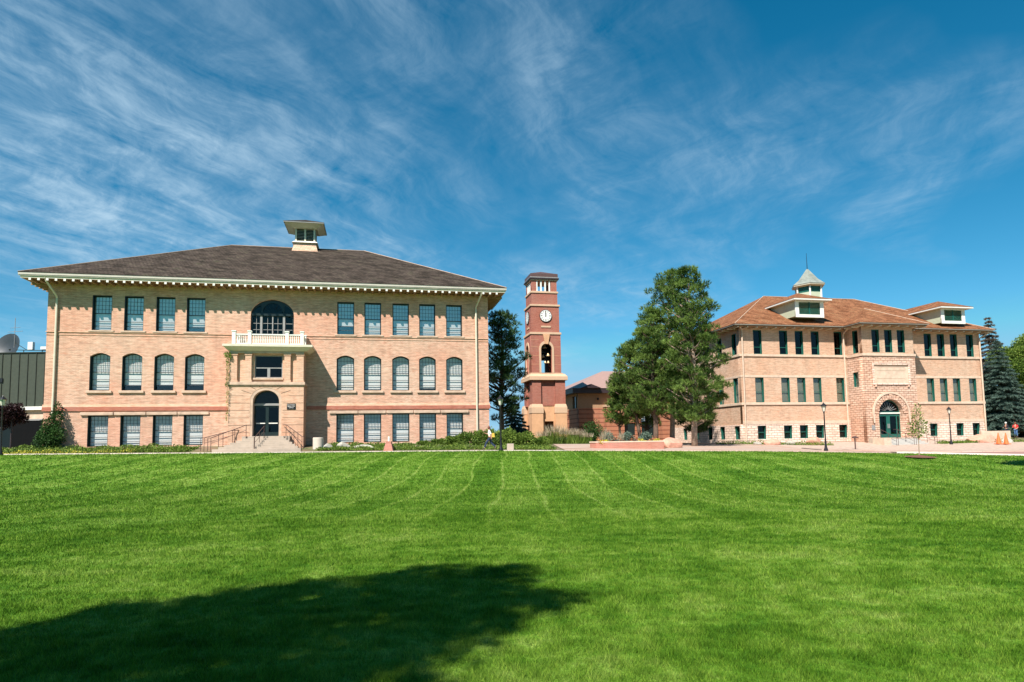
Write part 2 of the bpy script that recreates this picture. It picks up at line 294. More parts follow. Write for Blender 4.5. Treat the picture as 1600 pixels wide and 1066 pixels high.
# ---------------------------------------------------------------- helpers
def tag(o, label=None, cat=None, group=None, kind=None):
    if label: o['label'] = label
    if cat: o['category'] = cat
    if group: o['group'] = group
    if kind: o['kind'] = kind
    return o
def empty(name, loc, rz=0.0, **k):
    o = bpy.data.objects.new(name, None); COL.objects.link(o); o.location = loc; o.rotation_euler = (0, 0, rz); o.empty_display_size = 0.3
    return tag(o, **k)
def link(name, me, m=None, parent=None, loc=None, **k):
    o = bpy.data.objects.new(name, me); COL.objects.link(o)
    if m is not None and not me.materials: me.materials.append(MT[m] if isinstance(m, str) else m)
    if parent: o.parent = parent
    if loc: o.location = loc
    return tag(o, **k)
class MB:
    def __init__(s): s.v = []; s.f = []
    def add(s, vs, fs):
        n = len(s.v); s.v += [tuple(a) for a in vs]; s.f += [tuple(i + n for i in f) for f in fs]; return s
    def box(s, x0, x1, y0, y1, z0, z1):
        return s.add([(x0, y0, z0), (x1, y0, z0), (x1, y1, z0), (x0, y1, z0), (x0, y0, z1), (x1, y0, z1), (x1, y1, z1), (x0, y1, z1)],
                     [(3, 2, 1, 0), (4, 5, 6, 7), (0, 1, 5, 4), (1, 2, 6, 5), (2, 3, 7, 6), (3, 0, 4, 7)])
    def frus(s, a, b):   # a, b: (x0,x1,y0,y1,z)
        x0, x1, y0, y1, z0 = a; X0, X1, Y0, Y1, z1 = b
        return s.add([(x0, y0, z0), (x1, y0, z0), (x1, y1, z0), (x0, y1, z0), (X0, Y0, z1), (X1, Y0, z1), (X1, Y1, z1), (X0, Y1, z1)],
                     [(3, 2, 1, 0), (4, 5, 6, 7), (0, 1, 5, 4), (1, 2, 6, 5), (2, 3, 7, 6), (3, 0, 4, 7)])
    def prism(s, pts, y0, y1):   # polygon in x,z counter-clockwise seen from the front (-y)
        n = len(pts)
        return s.add([(x, y0, z) for x, z in pts] + [(x, y1, z) for x, z in pts],
                     [tuple(range(n)), tuple(range(2 * n - 1, n - 1, -1))] + [(i, i + n, (i + 1) % n + n, (i + 1) % n) for i in range(n)])
    def tube(s, pts, r, k=8, cap=True):
        P = [Vector(p) for p in pts]; rs = r if isinstance(r, (list, tuple)) else [r] * len(P); rings = []
        prev = None
        for i, p in enumerate(P):
            d = (P[min(i + 1, len(P) - 1)] - P[max(i - 1, 0)]).normalized()
            a = prev if prev is not None else (Vector((1, 0, 0)) if abs(d.x) < 0.8 else Vector((0, 1, 0)))
            a = (a - d * a.dot(d)).normalized(); prev = a; b = d.cross(a)
            rings.append([p + (a * math.cos(2 * math.pi * j / k) + b * math.sin(2 * math.pi * j / k)) * rs[i] for j in range(k)])
        vs = [q for g in rings for q in g]
        fs = [(i * k + j, i * k + (j + 1) % k, (i + 1) * k + (j + 1) % k, (i + 1) * k + j) for i in range(len(P) - 1) for j in range(k)]
        if cap: fs += [tuple(range(k - 1, -1, -1)), tuple((len(P) - 1) * k + j for j in range(k))]
        return s.add(vs, fs)
    def lathe(s, prof, c=(0, 0, 0), k=16):
        vs = [(c[0] + r * math.cos(2 * math.pi * j / k), c[1] + r * math.sin(2 * math.pi * j / k), c[2] + z) for r, z in prof for j in range(k)]
        n = len(prof)
        fs = [(i * k + j, i * k + (j + 1) % k, (i + 1) * k + (j + 1) % k, (i + 1) * k + j) for i in range(n - 1) for j in range(k)]
        fs += [tuple(range(k - 1, -1, -1)), tuple((n - 1) * k + j for j in range(k))]
        return s.add(vs, fs)
    def build(s, name, m=None, parent=None, smooth=False, bevel=0.0, loc=None, **k):
        me = bpy.data.meshes.new(name); me.from_pydata(s.v, [], s.f); me.update()
        if smooth: me.shade_smooth() if hasattr(me, 'shade_smooth') else None
        o = link(name, me, m, parent, loc, **k)
        if bevel:
            b = o.modifiers.new('b', 'BEVEL'); b.width = bevel; b.segments = 2; b.limit_method = 'ANGLE'
        return o
def pieces(mb, name, m, parent, nv=8, **k):
    """one object for each solid collected in mb"""
    for i in range(0, len(mb.v), nv):
        q = MB(); q.v = mb.v[i:i + nv]; q.f = [tuple(j - i for j in f) for f in mb.f if i <= f[0] < i + nv]; q.build(name, m, parent, **k)
def box(name, m, parent, *a, **k): return MB().box(*a).build(name, m, parent, **k)
def arch(x0, x1, z0, zs, zt, n=14):
    c = (x0 + x1) / 2; a = (x1 - x0) / 2; h = zt - zs
    return [(x0, z0), (x1, z0)] + [(c + a * math.cos(math.pi * i / n), zs + h * math.sin(math.pi * i / n)) for i in range(n + 1)]
def segarch(x0, x1, z0, zs, zt, n=8):
    c = (x0 + x1) / 2; a = (x1 - x0) / 2
    return [(x0, z0), (x1, z0)] + [(c + a * t, zs + (zt - zs) * (1 - t * t)) for t in [1 - 2 * i / n for i in range(n + 1)]]
def rect(x0, x1, z0, z1): return [(x0, z0), (x1, z0), (x1, z1), (x0, z1)]
def plate_mesh(name, outer, holes, y0, t):
    """upright plate in x,z with openings; front face at y0, thickness t"""
    cu = bpy.data.curves.new('tmp', 'CURVE'); cu.dimensions = '2D'; cu.fill_mode = 'BOTH'; cu.extrude = t / 2
    for pts in [outer] + list(holes):
        sp = cu.splines.new('POLY'); sp.points.add(len(pts) - 1); sp.use_cyclic_u = True
        for p, (x, z) in zip(sp.points, pts): p.co = (x, z, 0, 1)
    ob = bpy.data.objects.new('tmp', cu); COL.objects.link(ob)
    me = bpy.data.meshes.new_from_object(ob, depsgraph=bpy.context.evaluated_depsgraph_get())
    bpy.data.objects.remove(ob); bpy.data.curves.remove(cu)
    me.name = name; me.transform(Matrix(((1, 0, 0, 0), (0, 0, -1, y0 + t / 2), (0, 1, 0, 0), (0, 0, 0, 1))))
    me.materials.clear(); me.update()
    return me
def plate(name, m, parent, outer, holes, y0, t, **k): return link(name, plate_mesh(name, outer, holes, y0, t), m, parent, **k)
def hip(name, m, parent, u0, u1, v0, v1, z0, ra, rb, rv, z1, th=0.16):
    vs = [(u0, v0, z0), (u1, v0, z0), (u1, v1, z0), (u0, v1, z0), (ra, rv, z1), (rb, rv, z1), (u0, v0, z0 - th), (u1, v0, z0 - th), (u1, v1, z0 - th), (u0, v1, z0 - th)]
    fs = [(0, 1, 5, 4), (1, 2, 5), (2, 3, 4, 5), (3, 0, 4), (6, 9, 8, 7), (0, 6, 7, 1), (1, 7, 8, 2), (2, 8, 9, 3), (3, 9, 6, 0)]
    return MB().add(vs, fs).build(name, m, parent)
def copy_tree(o, parent=None):
    c = o.copy(); COL.objects.link(c)
    if parent: c.parent = parent
    for ch in list(o.children): copy_tree(ch, c)
    return c
def text(name, s, size, m, parent, loc, rot=(math.pi / 2, 0, 0), ext=0.004, spacing=0.9):
    cu = bpy.data.curves.new('t', 'FONT'); cu.body = s; cu.size = size; cu.align_x = 'CENTER'; cu.align_y = 'CENTER'; cu.extrude = ext; cu.space_line = spacing
    ob = bpy.data.objects.new('t', cu); COL.objects.link(ob)
    me = bpy.data.meshes.new_from_object(ob, depsgraph=bpy.context.evaluated_depsgraph_get()); bpy.data.objects.remove(ob)
    me.materials.clear(); o = link(name, me, m, parent, loc); o.rotation_euler = rot; return o
rng = np.random.default_rng(7)
def npmesh(name, V, F, m, parent=None, tint=None, **k):
    """V (n,3) F (m,3 or 4) numpy -> object; tint per face"""
    me = bpy.data.meshes.new(name); n, c = F.shape
    me.vertices.add(len(V)); me.vertices.foreach_set('co', V.astype(np.float32).ravel())
    me.loops.add(n * c); me.loops.foreach_set('vertex_index', F.astype(np.int32).ravel())
    me.polygons.add(n); me.polygons.foreach_set('loop_start', np.arange(0, n * c, c, dtype=np.int32)); me.polygons.foreach_set('loop_total', np.full(n, c, dtype=np.int32))
    me.update(calc_edges=True)
    if tint is not None:
        a = me.attributes.new('tint', 'FLOAT', 'FACE'); a.data.foreach_set('value', tint.astype(np.float32))
    return link(name, me, m, parent, **k)
def rdir(n):
    d = rng.normal(size=(n, 3)); return d / np.linalg.norm(d, axis=1)[:, None]
def blades(P, D, L, Wd, tint):
    """thin triangles from P along D"""
    n = len(P); side = np.cross(D, rdir(n)); side /= (np.linalg.norm(side, axis=1)[:, None] + 1e-9)
    V = np.empty((n, 3, 3)); V[:, 0] = P - side * Wd[:, None] / 2; V[:, 1] = P + side * Wd[:, None] / 2; V[:, 2] = P + D * L[:, None]
    return V.reshape(-1, 3), np.arange(3 * n).reshape(-1, 3), tint
def leaves(P, D, L, Wd, tint):
    """diamond quads"""
    n = len(P); side = np.cross(D, rdir(n)); side /= (np.linalg.norm(side, axis=1)[:, None] + 1e-9)
    V = np.empty((n, 4, 3)); V[:, 0] = P; V[:, 1] = P + D * L[:, None] * 0.5 + side * Wd[:, None] / 2; V[:, 2] = P + D * L[:, None]; V[:, 3] = P + D * L[:, None] * 0.5 - side * Wd[:, None] / 2
    return V.reshape(-1, 3), np.arange(4 * n).reshape(-1, 4), tint

# ---------------------------------------------------------------- terrain
def ip(x, xs, ys): return np.interp(x, xs, ys)
def crest_y(x): return ip(x, [-60, -37, -20, -0.9, 18, 29, 34, 42, 60], [45.5, 46, 47, 47.5, 47, 45, 43, 40.5, 38])
def crest_z(x): return ip(x, [-60, -37, -20, -0.9, 18, 29, 34, 42, 60], [0.45, 0.37, 0.20, 0.04, -0.30, -0.62, -0.80, -0.86, -0.9])
def base_y(x): return ip(x, [-60, -37.4, -2.1, 3, 31, 60], [49.5, 51, 58.5, 66, 71.5, 77.5])
def base_z(x): return ip(x, [-60, -37.4, -2.1, 3, 31, 60], [0.65, 0.85, 0.5, 0.30, -0.05, 0.10])
def sm(t): t = np.clip(t, 0, 1); return t * t * (3 - 2 * t)
def ground_z(x, y):
    x = np.asarray(x, float); y = np.asarray(y, float)
    xc = np.clip(x, -70, 70); cy, cz, by, bz = crest_y(xc), crest_z(xc), base_y(xc), base_z(xc)
    dip = -1.22 - 0.010 * xc * 0.6
    bank = (cz - 0.06) - ((cz - 0.06) - dip) * sm((cy - y) / 22.0)
    near = dip + (-0.87 - dip) * sm((24.0 - y) / 15.0)
    z1 = np.where(y > cy - 22, bank, near)
    st = ip(xc, [18, 30, 40], [3.0, 12.0, 17.0])
    t = np.clip((y - cy - st) / np.maximum(by - cy - st, 0.5), 0, 1)
    z2 = cz - 0.06 + (bz - cz + 0.06) * t ** ip(xc, [18, 32], [1.0, 1.8])
    return np.where(y < cy, z1, z2)
def gz(x, y): return float(ground_z(x, y))
xs = np.concatenate([[-3000, -1200, -500, -220, -120], np.arange(-90, 90.1, 2.0), [120, 220, 500, 1200, 3000]])
def sheet(name, rows, m, dz=0.0, cols=xs, **k):
    """rows: list of functions x->y"""
    V = []; 
    for r in rows:
        y = r(cols); z = ground_z(cols, y) + dz; V.append(np.stack([cols, y, z], 1))
    V = np.concatenate(V); nc = len(cols); F = np.array([(i * nc + j, i * nc + j + 1, (i + 1) * nc + j + 1, (i + 1) * nc + j) for i in range(len(rows) - 1) for j in range(nc - 1)])
    o = npmesh(name, V, F, m, **k); o.data.shade_smooth(); return o
cyf = lambda x: crest_y(np.clip(x, -70, 70))
lawn_rows = [(lambda x, a=a: np.full_like(x, a)) for a in (-300, -80, -30)] + [(lambda x, t=t: -30 + (cyf(x) + 30) * t) for t in np.linspace(0, 1, 71)[1:]]
sheet('lawn', lawn_rows, 'lawn', label='wide green lawn dipping down from the path', kind='structure')
grows = [(lambda x, a=a: cyf(x) + a) for a in [0.0, 0.5, 1, 2, 3, 4, 6, 8, 10, 12, 14, 17, 20, 24, 28, 34, 42, 55, 80, 120, 200, 400, 1000, 3500]]
sheet('ground', grows, 'ground', label='garden soil and ground behind the path', kind='structure')
# walkway slab with a raised edge
def ribbon(name, f0, f1, x0, x1, dz, th, m, n=80, rows=6, **k):
    c = np.linspace(x0, x1, n); V = []; F = []
    g = []
    for i in range(rows + 1):
        y = f0(c) + (f1(c) - f0(c)) * i / rows; g.append(np.stack([c, y, ground_z(c, y) + dz], 1))
    lo0 = g[0] - [0, 0, th]; lo1 = g[-1] - [0, 0, th]; g = [lo0] + g + [lo1]; V = np.concatenate(g)
    F = [(i * n + j, i * n + j + 1, (i + 1) * n + j + 1, (i + 1) * n + j) for i in range(len(g) - 1) for j in range(n - 1)]
    return npmesh(name, V, np.array(F), m, **k)
cr0 = lambda x: crest_y(x) + 0.02
ribbon('path', cr0, lambda x: crest_y(x) + 2.6, -75, 4.0, 0.035, 0.25, 'concrete', label='pale concrete path along the lawn edge', kind='structure')
ribbon('plaza', cr0, lambda x: base_y(x) - 1.0 + 0 * x, 4.0, 27.0, 0.05, 0.25, 'plaza', rows=10, label='pale paved plaza between the pines and the lawn', kind='structure')
ribbon('kerb', cr0, lambda x: crest_y(x) + 0.8, 27.0, 75, 0.12, 0.3, 'concrete', label='pale concrete kerb between lawn and brick road', kind='structure')
ribbon('road', lambda x: crest_y(x) + 0.82, lambda x: crest_y(x) + 11 + 0.1 * (x - 27), 27.0, 75, 0.05, 0.2, 'brickroad' if 'brickroad' in MT else 'plaza', rows=10, label='pinkish brick paved road beside the lawn', kind='structure')
MT['brickroad'] = brick('road_paving', (0.36, 0.225, 0.195), (0.30, 0.18, 0.16), (0.27, 0.18, 0.155), bw=0.4, bh=0.2, patch=0.12, bump=0.1)
rd = [o for o in COL.objects if o.name == 'road'][0]; rd.data.materials.clear(); rd.data.materials.append(MT['brickroad'])
ribbon('pavement', lambda x: crest_y(x) + 11.02 + 0.1 * (x - 27), lambda x: crest_y(x) + 15 + 0.12 * (x - 27), 27.0, 75, 0.10, 0.2, 'plaza', label='pale pavement between brick road and stone hall', kind='structure')

ribbon('gravel', lambda x: crest_y(x) + 15.02 + 0.12 * (x - 27), lambda x: base_y(x) + 1.5, 27.0, 56, 0.03, 0.1, 'gravel', label='pale pinkish gravel bed in front of the stone hall', kind='structure')

# ---------------------------------------------------------------- brick schoolhouse
HL = (-20.95, 54.5, 0.0)
S = empty('schoolhouse', HL, YAW, label='large three storey buff brick schoolhouse with brown hipped roof and white balcony', cat='building')
U3 = [-13.55, -11.17, -8.76, -6.42, 5.81, 8.14, 10.59, 12.96, 15.39]
holes = [rect(u, u + 1.45, 10.27, 13.17) for u in U3] + [segarch(u - 0.03, u + 1.46, 5.33, 8.12, 8.40) for u in U3] + [rect(u - 0.03, u + 1.46, 0.78, 3.29) for u in U3]
AW = arch(-1.35, 2.17, 10.12, 11.85, 13.2, 20)
holes.append(AW); holes.append(rect(-0.85, 1.55, 1.3, 4.0))
plate('wall', 'brick', S, rect(-16.78, 19.25, -0.4, 14.1), holes, 0.0, 0.45)
mb = MB(); mb.box(-16.78, -16.4, 0.455, 22.6, -0.4, 14.1); mb.box(18.87, 19.25, 0.455, 22.6, -0.4, 14.1); mb.box(-16.39, 18.86, 22.2, 22.6, -0.4, 14.1); mb.build('wall', 'brick', S)
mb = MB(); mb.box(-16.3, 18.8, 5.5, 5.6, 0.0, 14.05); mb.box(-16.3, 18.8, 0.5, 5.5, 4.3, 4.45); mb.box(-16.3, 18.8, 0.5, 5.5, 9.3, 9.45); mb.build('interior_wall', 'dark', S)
# projecting courses, sills, lintels
MB().box(-16.84, 19.31, -0.06, 0.0, 10.05, 10.12).box(-16.82, 19.29, -0.03, 0.0, 9.82, 9.88).build('string_course', 'rust', S)
mb = MB()
for a, b in ((-16.87, -2.6), (3.32, 19.34)): mb.box(a, b, -0.09, 0.0, 3.66, 3.98)
pieces(mb, 'red_brick_band', 'band', S)
mb = MB()
for a, b in ((-16.86, -2.6), (3.32, 19.33)): mb.frus((a, b, -0.08, 0.0, 3.982), (a + .02, b - .02, -0.03, 0.0, 4.2))
pieces(mb, 'water_table', 'rust', S)
mb = MB()
for a, b in ((-14.1, -11.7), (-11.65, -9.3), (-9.25, -6.95), (-6.9, -4.5), (5.2, 7.6), (7.65, 10.0), (10.05, 12.4), (12.45, 14.8), (14.85, 17.35)): mb.box(a, b, -0.13 - 0.03 * math.sin(a * 3), 0.0, 3.30, 3.55)
pieces(mb, 'stone_lintel', 'sand', S, bevel=0.03)
MB().box(-16.86, -3.0, -0.10, 0.0, -0.4, 0.72).box(3.6, 19.34, -0.10, 0.0, -0.4, 0.66).build('stone_footing', 'sand', S, bevel=0.02)
sill0 = MB().box(-0.22, 1.67, -0.14, 0.02, -0.22, -0.02).build('sill', 'sand', S, bevel=0.02)
sill0.location = (U3[0], 0, 5.33)
for u in U3[1:]:
    c = sill0.copy(); COL.objects.link(c); c.location = (u, 0, 5.33)
for u in U3:
    c = sill0.copy(); COL.objects.link(c); c.location = (u, 0, 10.27); c.scale = (1, 0.7, 0.62)

def sash_window(w_, h_, arched, name='window', frame='frame', munt='munt', grid=(5, 4), glas='glass', blind='blind', blindh=1.0, depth=0.32, split=0.50, bars=(0.27, 0.13)):
    """a root frame with sub-parts: pane, muntins, blind; origin at the lower left corner"""
    t = 0.085
    if arched: o_ = segarch(0, w_, 0, h_ - 0.28, h_); i_ = segarch(t, w_ - t, t, h_ - 0.28 - t * .5, h_ - t)
    else: o_ = rect(0, w_, 0, h_); i_ = rect(t, w_ - t, t, h_ - t)
    fr = link(name, plate_mesh(name, o_, [i_], depth, 0.09), frame)
    ms = h_ * split
    mb = MB(); mb.box(t, w_ - t, depth + .02, depth + .07, ms - 0.03, ms + 0.03)
    for b_ in bars: mb.box(t, w_ - t, depth + .03, depth + .07, h_ * b_ - 0.02, h_ * b_ + 0.02)
    mb.build('rail', munt, fr)
    if grid:
        mb = MB(); gx, gy = grid; top = h_ - (0.12 if arched else t)
        for i in range(1, gx): x = t + (w_ - 2 * t) * i / gx; mb.box(x - .012, x + .012, depth + .035, depth + .06, ms + .03, top)
        for i in range(1, gy): z = ms + (top - ms) * i / gy; mb.box(t, w_ - t, depth + .04, depth + .058, z - .012, z + .012)
        mb.build('muntin', munt, fr)
    link('pane', plate_mesh('pane', i_, [], depth + 0.062, 0.006), glas, fr)
    cs = MB(); cs.box(0, .03, .03, depth - .002, 0, h_ - (.28 if arched else 0)).box(w_ - .03, w_, .03, depth - .002, 0, h_ - (.28 if arched else 0))
    if not arched: cs.box(.031, w_ - .031, .03, depth - .002, h_ - .03, h_)
    cs.build('casing', frame, fr)
    if blind:
        b_ = MB()
        zt = h_ - 0.03; zb = h_ * (1 - blindh) + 0.02; nfold = 1
        b_.box(0.06, w_ - 0.06, depth + 0.16, depth + 0.175, zb - zt, 0)
        bo = b_.build('blind', blind, fr); bo.location = (0, 0, zt)
    return fr
def place_windows(proto, spots, parent, blinds=None):
    for i, (u, v, z) in enumerate(spots):
        o = proto if i == 0 else copy_tree(proto)
        o.parent = parent; o.location = (u, v, z)
        if blinds:
            for ch in o.children:
                if ch.name.startswith('blind'): ch.scale = (1, 1, blinds[i])
w3 = sash_window(1.45, 2.90, False, bars=(0.27, 0.14), glas='glassS')
place_windows(w3, [(u, 0, 10.27) for u in U3], S, [1, 1, 1, 0.83, 0.72, 1, 1, 1, 1])
w2 = sash_window(1.49, 3.07, True, bars=(0.30, 0.15))
place_windows(w2, [(u - 0.03, 0, 5.33) for u in U3], S, [.97, 0.86, 0.84, 0.82, 1, .96, 1, .93, 1])
w1 = sash_window(1.49, 2.51, False, bars=(0.30, 0.15))
place_windows(w1, [(u - 0.03, 0, 0.78) for u in U3], S)
# large arched window above the balcony
fr = link('arched_window', plate_mesh('arched_window', arch(-1.35, 2.17, 10.12, 11.85, 13.2, 20),
          [arch(-0.42, 1.24, 12.05, 12.06, 12.95, 14), [(-1.2, 12.05)] + [(-0.55, 12.05), (-0.55, 12.75), (-0.85, 12.6), (-1.1, 12.35)], [(1.37, 12.05), (2.02, 12.05), (1.92, 12.35), (1.67, 12.6), (1.37, 12.75)],
           rect(-1.22, -0.62, 10.2, 11.75), rect(-0.38, 0.36, 10.2, 11.75), rect(0.46, 1.2, 10.2, 11.75), rect(1.44, 2.04, 10.2, 11.75)], 0.22, 0.12), 'frame', S)
link('pane', plate_mesh('pane', arch(-1.3, 2.12, 10.15, 11.85, 13.12, 20), [], 0.30, 0.01), 'glassb', fr)
mb = MB()
for x0, x1, nx in ((-1.22, -0.62, 2), (-0.38, 0.36, 2), (0.46, 1.2, 2), (1.44, 2.04, 1)):
    for i in range(1, nx): x = x0 + (x1 - x0) * i / nx; mb.box(x - .015, x + .015, 0.24, 0.28, 10.2, 11.75)
    for z in (10.6, 11.15): mb.box(x0, x1, 0.245, 0.275, z - .02, z + .02)
mb.build('muntin', 'greyframe', fr)
for x in (-0.52, 1.34, 0.41): box('mullion', 'greyframe', fr, x - (0.09 if x != 0.41 else 0.045), x + (0.09 if x != 0.41 else 0.045), 0.17, 0.218, 10.14, 11.85)
mb = MB()
for a in range(1, 6):
    an = math.pi * a / 6; mb.tube([(0.41 + 0.3 * math.cos(an), 0.26, 12.07 + .3 * math.sin(an)), (0.41 + 0.8 * math.cos(an), 0.26, 12.06 + 0.85 * math.sin(an))], 0.014, 4)
mb.build('fan_bar', 'frame', fr)
mb = MB(); mb.box(-1.3, 2.12, .1, .22, 11.80, 12.0); mb.build('transom', 'frame', fr)

# entrance porch
PF = -2.25
door_arch = arch(-0.87, 1.56, 1.3, 4.42, 5.38, 20)
plate('porch_wall', 'rust', S, rect(-2.53, 3.29, 0.0, 5.6), [door_arch], PF, 0.55)
MB().box(-2.53, -2.1, PF + 0.552, -0.002, 0.0, 5.6).box(2.86, 3.29, PF + 0.552, -0.002, 0.0, 5.6).build('porch_wall', 'rust', S)
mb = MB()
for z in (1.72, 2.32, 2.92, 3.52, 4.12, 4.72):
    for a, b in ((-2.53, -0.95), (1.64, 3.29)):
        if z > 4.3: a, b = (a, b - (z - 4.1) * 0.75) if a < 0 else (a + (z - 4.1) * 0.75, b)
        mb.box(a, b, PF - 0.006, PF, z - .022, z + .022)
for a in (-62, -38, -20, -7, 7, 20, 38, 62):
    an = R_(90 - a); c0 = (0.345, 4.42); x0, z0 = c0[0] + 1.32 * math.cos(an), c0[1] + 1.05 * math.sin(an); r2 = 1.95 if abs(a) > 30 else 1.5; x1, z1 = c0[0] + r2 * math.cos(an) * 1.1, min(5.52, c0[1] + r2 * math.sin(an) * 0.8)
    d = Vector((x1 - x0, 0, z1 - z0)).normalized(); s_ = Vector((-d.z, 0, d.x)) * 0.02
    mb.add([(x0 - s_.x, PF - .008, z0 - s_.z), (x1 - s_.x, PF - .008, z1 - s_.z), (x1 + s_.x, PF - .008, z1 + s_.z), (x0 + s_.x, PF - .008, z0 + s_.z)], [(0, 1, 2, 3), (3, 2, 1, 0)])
mb.build('masonry_joint', 'joint', S)  # strips set proud; the shade inside the recessed joints is their dark colour
plate('door_surround', 'sand', S, arch(-0.95, 1.64, 1.3, 4.42, 5.46, 20), [arch(-0.68, 1.36, 1.28, 4.25, 5.18, 20)], PF + 0.02, 0.75)
mb = MB(); mb.box(-2.64, 3.4, PF - 0.14, PF + 0.4, 5.60, 5.84); mb.box(-2.58, 3.34, PF - 0.07, PF + 0.4, 5.50, 5.60); mb.box(-2.64, -2.2, PF + .4, -0.002, 5.60, 5.84); mb.box(2.96, 3.4, PF + .4, -0.002, 5.60, 5.84); mb.build('porch_cornice', 'sand', S, bevel=0.02)
plate('porch_upper_wall', 'rust', S, rect(-2.45, 3.21, 5.84, 8.36), [rect(-0.62, 1.57, 6.2, 8.08)], PF + 0.22, 0.4)
MB().box(-2.45, -2.05, PF + .622, -0.002, 5.84, 8.36).box(2.81, 3.21, PF + .622, -0.002, 5.84, 8.36).build('porch_upper_wall', 'rust', S)
for a, b in ((-2.5, -1.92), (-1.3, -0.82), (1.74, 2.22), (2.7, 3.26)):
    mb = MB(); mb.box(a, b, PF - 0.02, PF + 0.215, 5.98, 8.05); mb.box(a - .05, b + .05, PF - 0.07, PF + 0.215, 5.84, 5.98); mb.box(a - .05, b + .05, PF - 0.07, PF + 0.215, 8.05, 8.22); mb.build('pilaster', 'rust', S)
MB().box(-2.53, 3.29, PF - 0.03, PF + 0.215, 8.22, 8.4).build('porch_frieze', 'sand', S)
mb = MB(); mb.box(-0.7, 1.65, PF + .10, PF + .215, 6.05, 6.2); mb.build('window_sill', 'sand', S)
pw = plate('porch_window', 'greyframe', S, rect(-0.62, 1.57, 6.2, 8.08), [rect(-0.54, 0.36, 6.28, 7.0), rect(0.58, 1.49, 6.28, 7.0), rect(-0.54, 1.49, 7.08, 8.0)], PF + 0.36, 0.08)
link('pane', plate_mesh('pane', rect(-0.56, 1.51, 6.26, 8.02), [], PF + .41, 0.01), 'glassb', pw)
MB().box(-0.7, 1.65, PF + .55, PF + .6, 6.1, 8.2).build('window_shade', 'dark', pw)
# door leaves, transom, fanlight
DV = PF + 0.72
dr = plate('door', 'frame', S, rect(-0.67, 1.35, 1.42, 3.92), [rect(-0.55, 0.22, 1.75, 3.8), rect(0.46, 1.23, 1.75, 3.8)], DV, 0.07)
link('pane', plate_mesh('pane', rect(-0.6, 1.28, 1.6, 3.85), [], DV + .03, 0.01), 'glassb', dr)
MB().box(-0.5, 0.2, DV - .07, DV - .03, 2.44, 2.52).box(0.48, 1.18, DV - .07, DV - .03, 2.44, 2.52).build('handle', 'white', dr)
fl = plate('fanlight', 'frame', S, arch(-0.67, 1.35, 3.92, 4.25, 5.17, 20), [arch(-0.55, 1.23, 4.15, 4.27, 5.05, 20)], DV, 0.07)
link('pane', plate_mesh('pane', arch(-0.6, 1.28, 4.1, 4.25, 5.1, 20), [], DV + .03, 0.01), 'glassb', fl)
MB().box(-0.67, 1.35, DV - 0.08, DV - .002, 3.94, 4.12).build('transom', 'greyframe', fl)
box('porch_floor', 'step', S, -1.4, 2.3, PF - 0.35, -0.003, 0.6, 1.41)
sg = box('name_plaque', 'black', S, 1.98, 2.66, PF - 0.05, PF - 0.008, 3.58, 4.06)
text('lettering', 'BRAITHWAITE\nLIBERAL ARTS\nCENTER', 0.095, 'blind', sg, (2.32, PF - 0.052, 3.83), spacing=1.2)
# balcony
sl_ = MB(); sl_.box(-2.98, 4.0, PF - 0.5, 0.0 - .002, 8.72, 8.90); sl_.frus((-2.62, 3.5, PF - 0.12, -.003, 8.405), (-2.92, 3.94, PF - .44, -.003, 8.718)); sl_.build('balcony_slab', 'cream', S)
BF = PF - 0.1
posts = [(-2.34, BF), (-1.13, BF), (1.79, BF), (2.98, BF), (2.98, -0.45), (-2.34, -0.45)]
p0 = MB().box(0, 0.28, 0, 0.28, 0, 1.08).box(-.04, .32, -.04, .32, 1.08, 1.17).build('balustrade_post', 'white', S, bevel=0.01)
for i, (x, y) in enumerate(posts):
    o = p0 if i == 0 else p0.copy()
    if i: COL.objects.link(o)
    o.location = (x, y, 8.90)
mb = MB()
for a, b in ((-2.06, -1.13), (-0.85, 1.79), (2.07, 2.98)): mb.box(a, b, BF + .06, BF + .22, 9.72, 9.82); mb.box(a, b, BF + .08, BF + .2, 8.96, 9.05)
for x in (-2.27, 3.05): mb.box(x, x + .15, BF + .28, -0.45, 9.72, 9.82); mb.box(x, x + .13, BF + .28, -0.45, 8.96, 9.05)
mb.build('balustrade_rail', 'white', S)
b0 = MB().lathe([(0.035, 0), (0.045, 0.08), (0.03, 0.14), (0.055, 0.28), (0.03, 0.5), (0.045, 0.62), (0.035, 0.67)], k=8).build('baluster', 'white', S, smooth=True)
bl = [(x, BF + .14) for x in np.linspace(-1.9, -1.29, 5)] + [(x, BF + .14) for x in np.linspace(-0.7, 1.64, 18)] + [(x, BF + .14) for x in np.linspace(2.22, 2.83, 5)] + [(3.12, y) for y in np.linspace(BF + .5, -0.65, 10)]
for i, (x, y) in enumerate(bl):
    o = b0 if i == 0 else b0.copy()
    if i: COL.objects.link(o)
    o.location = (x, y, 9.05)
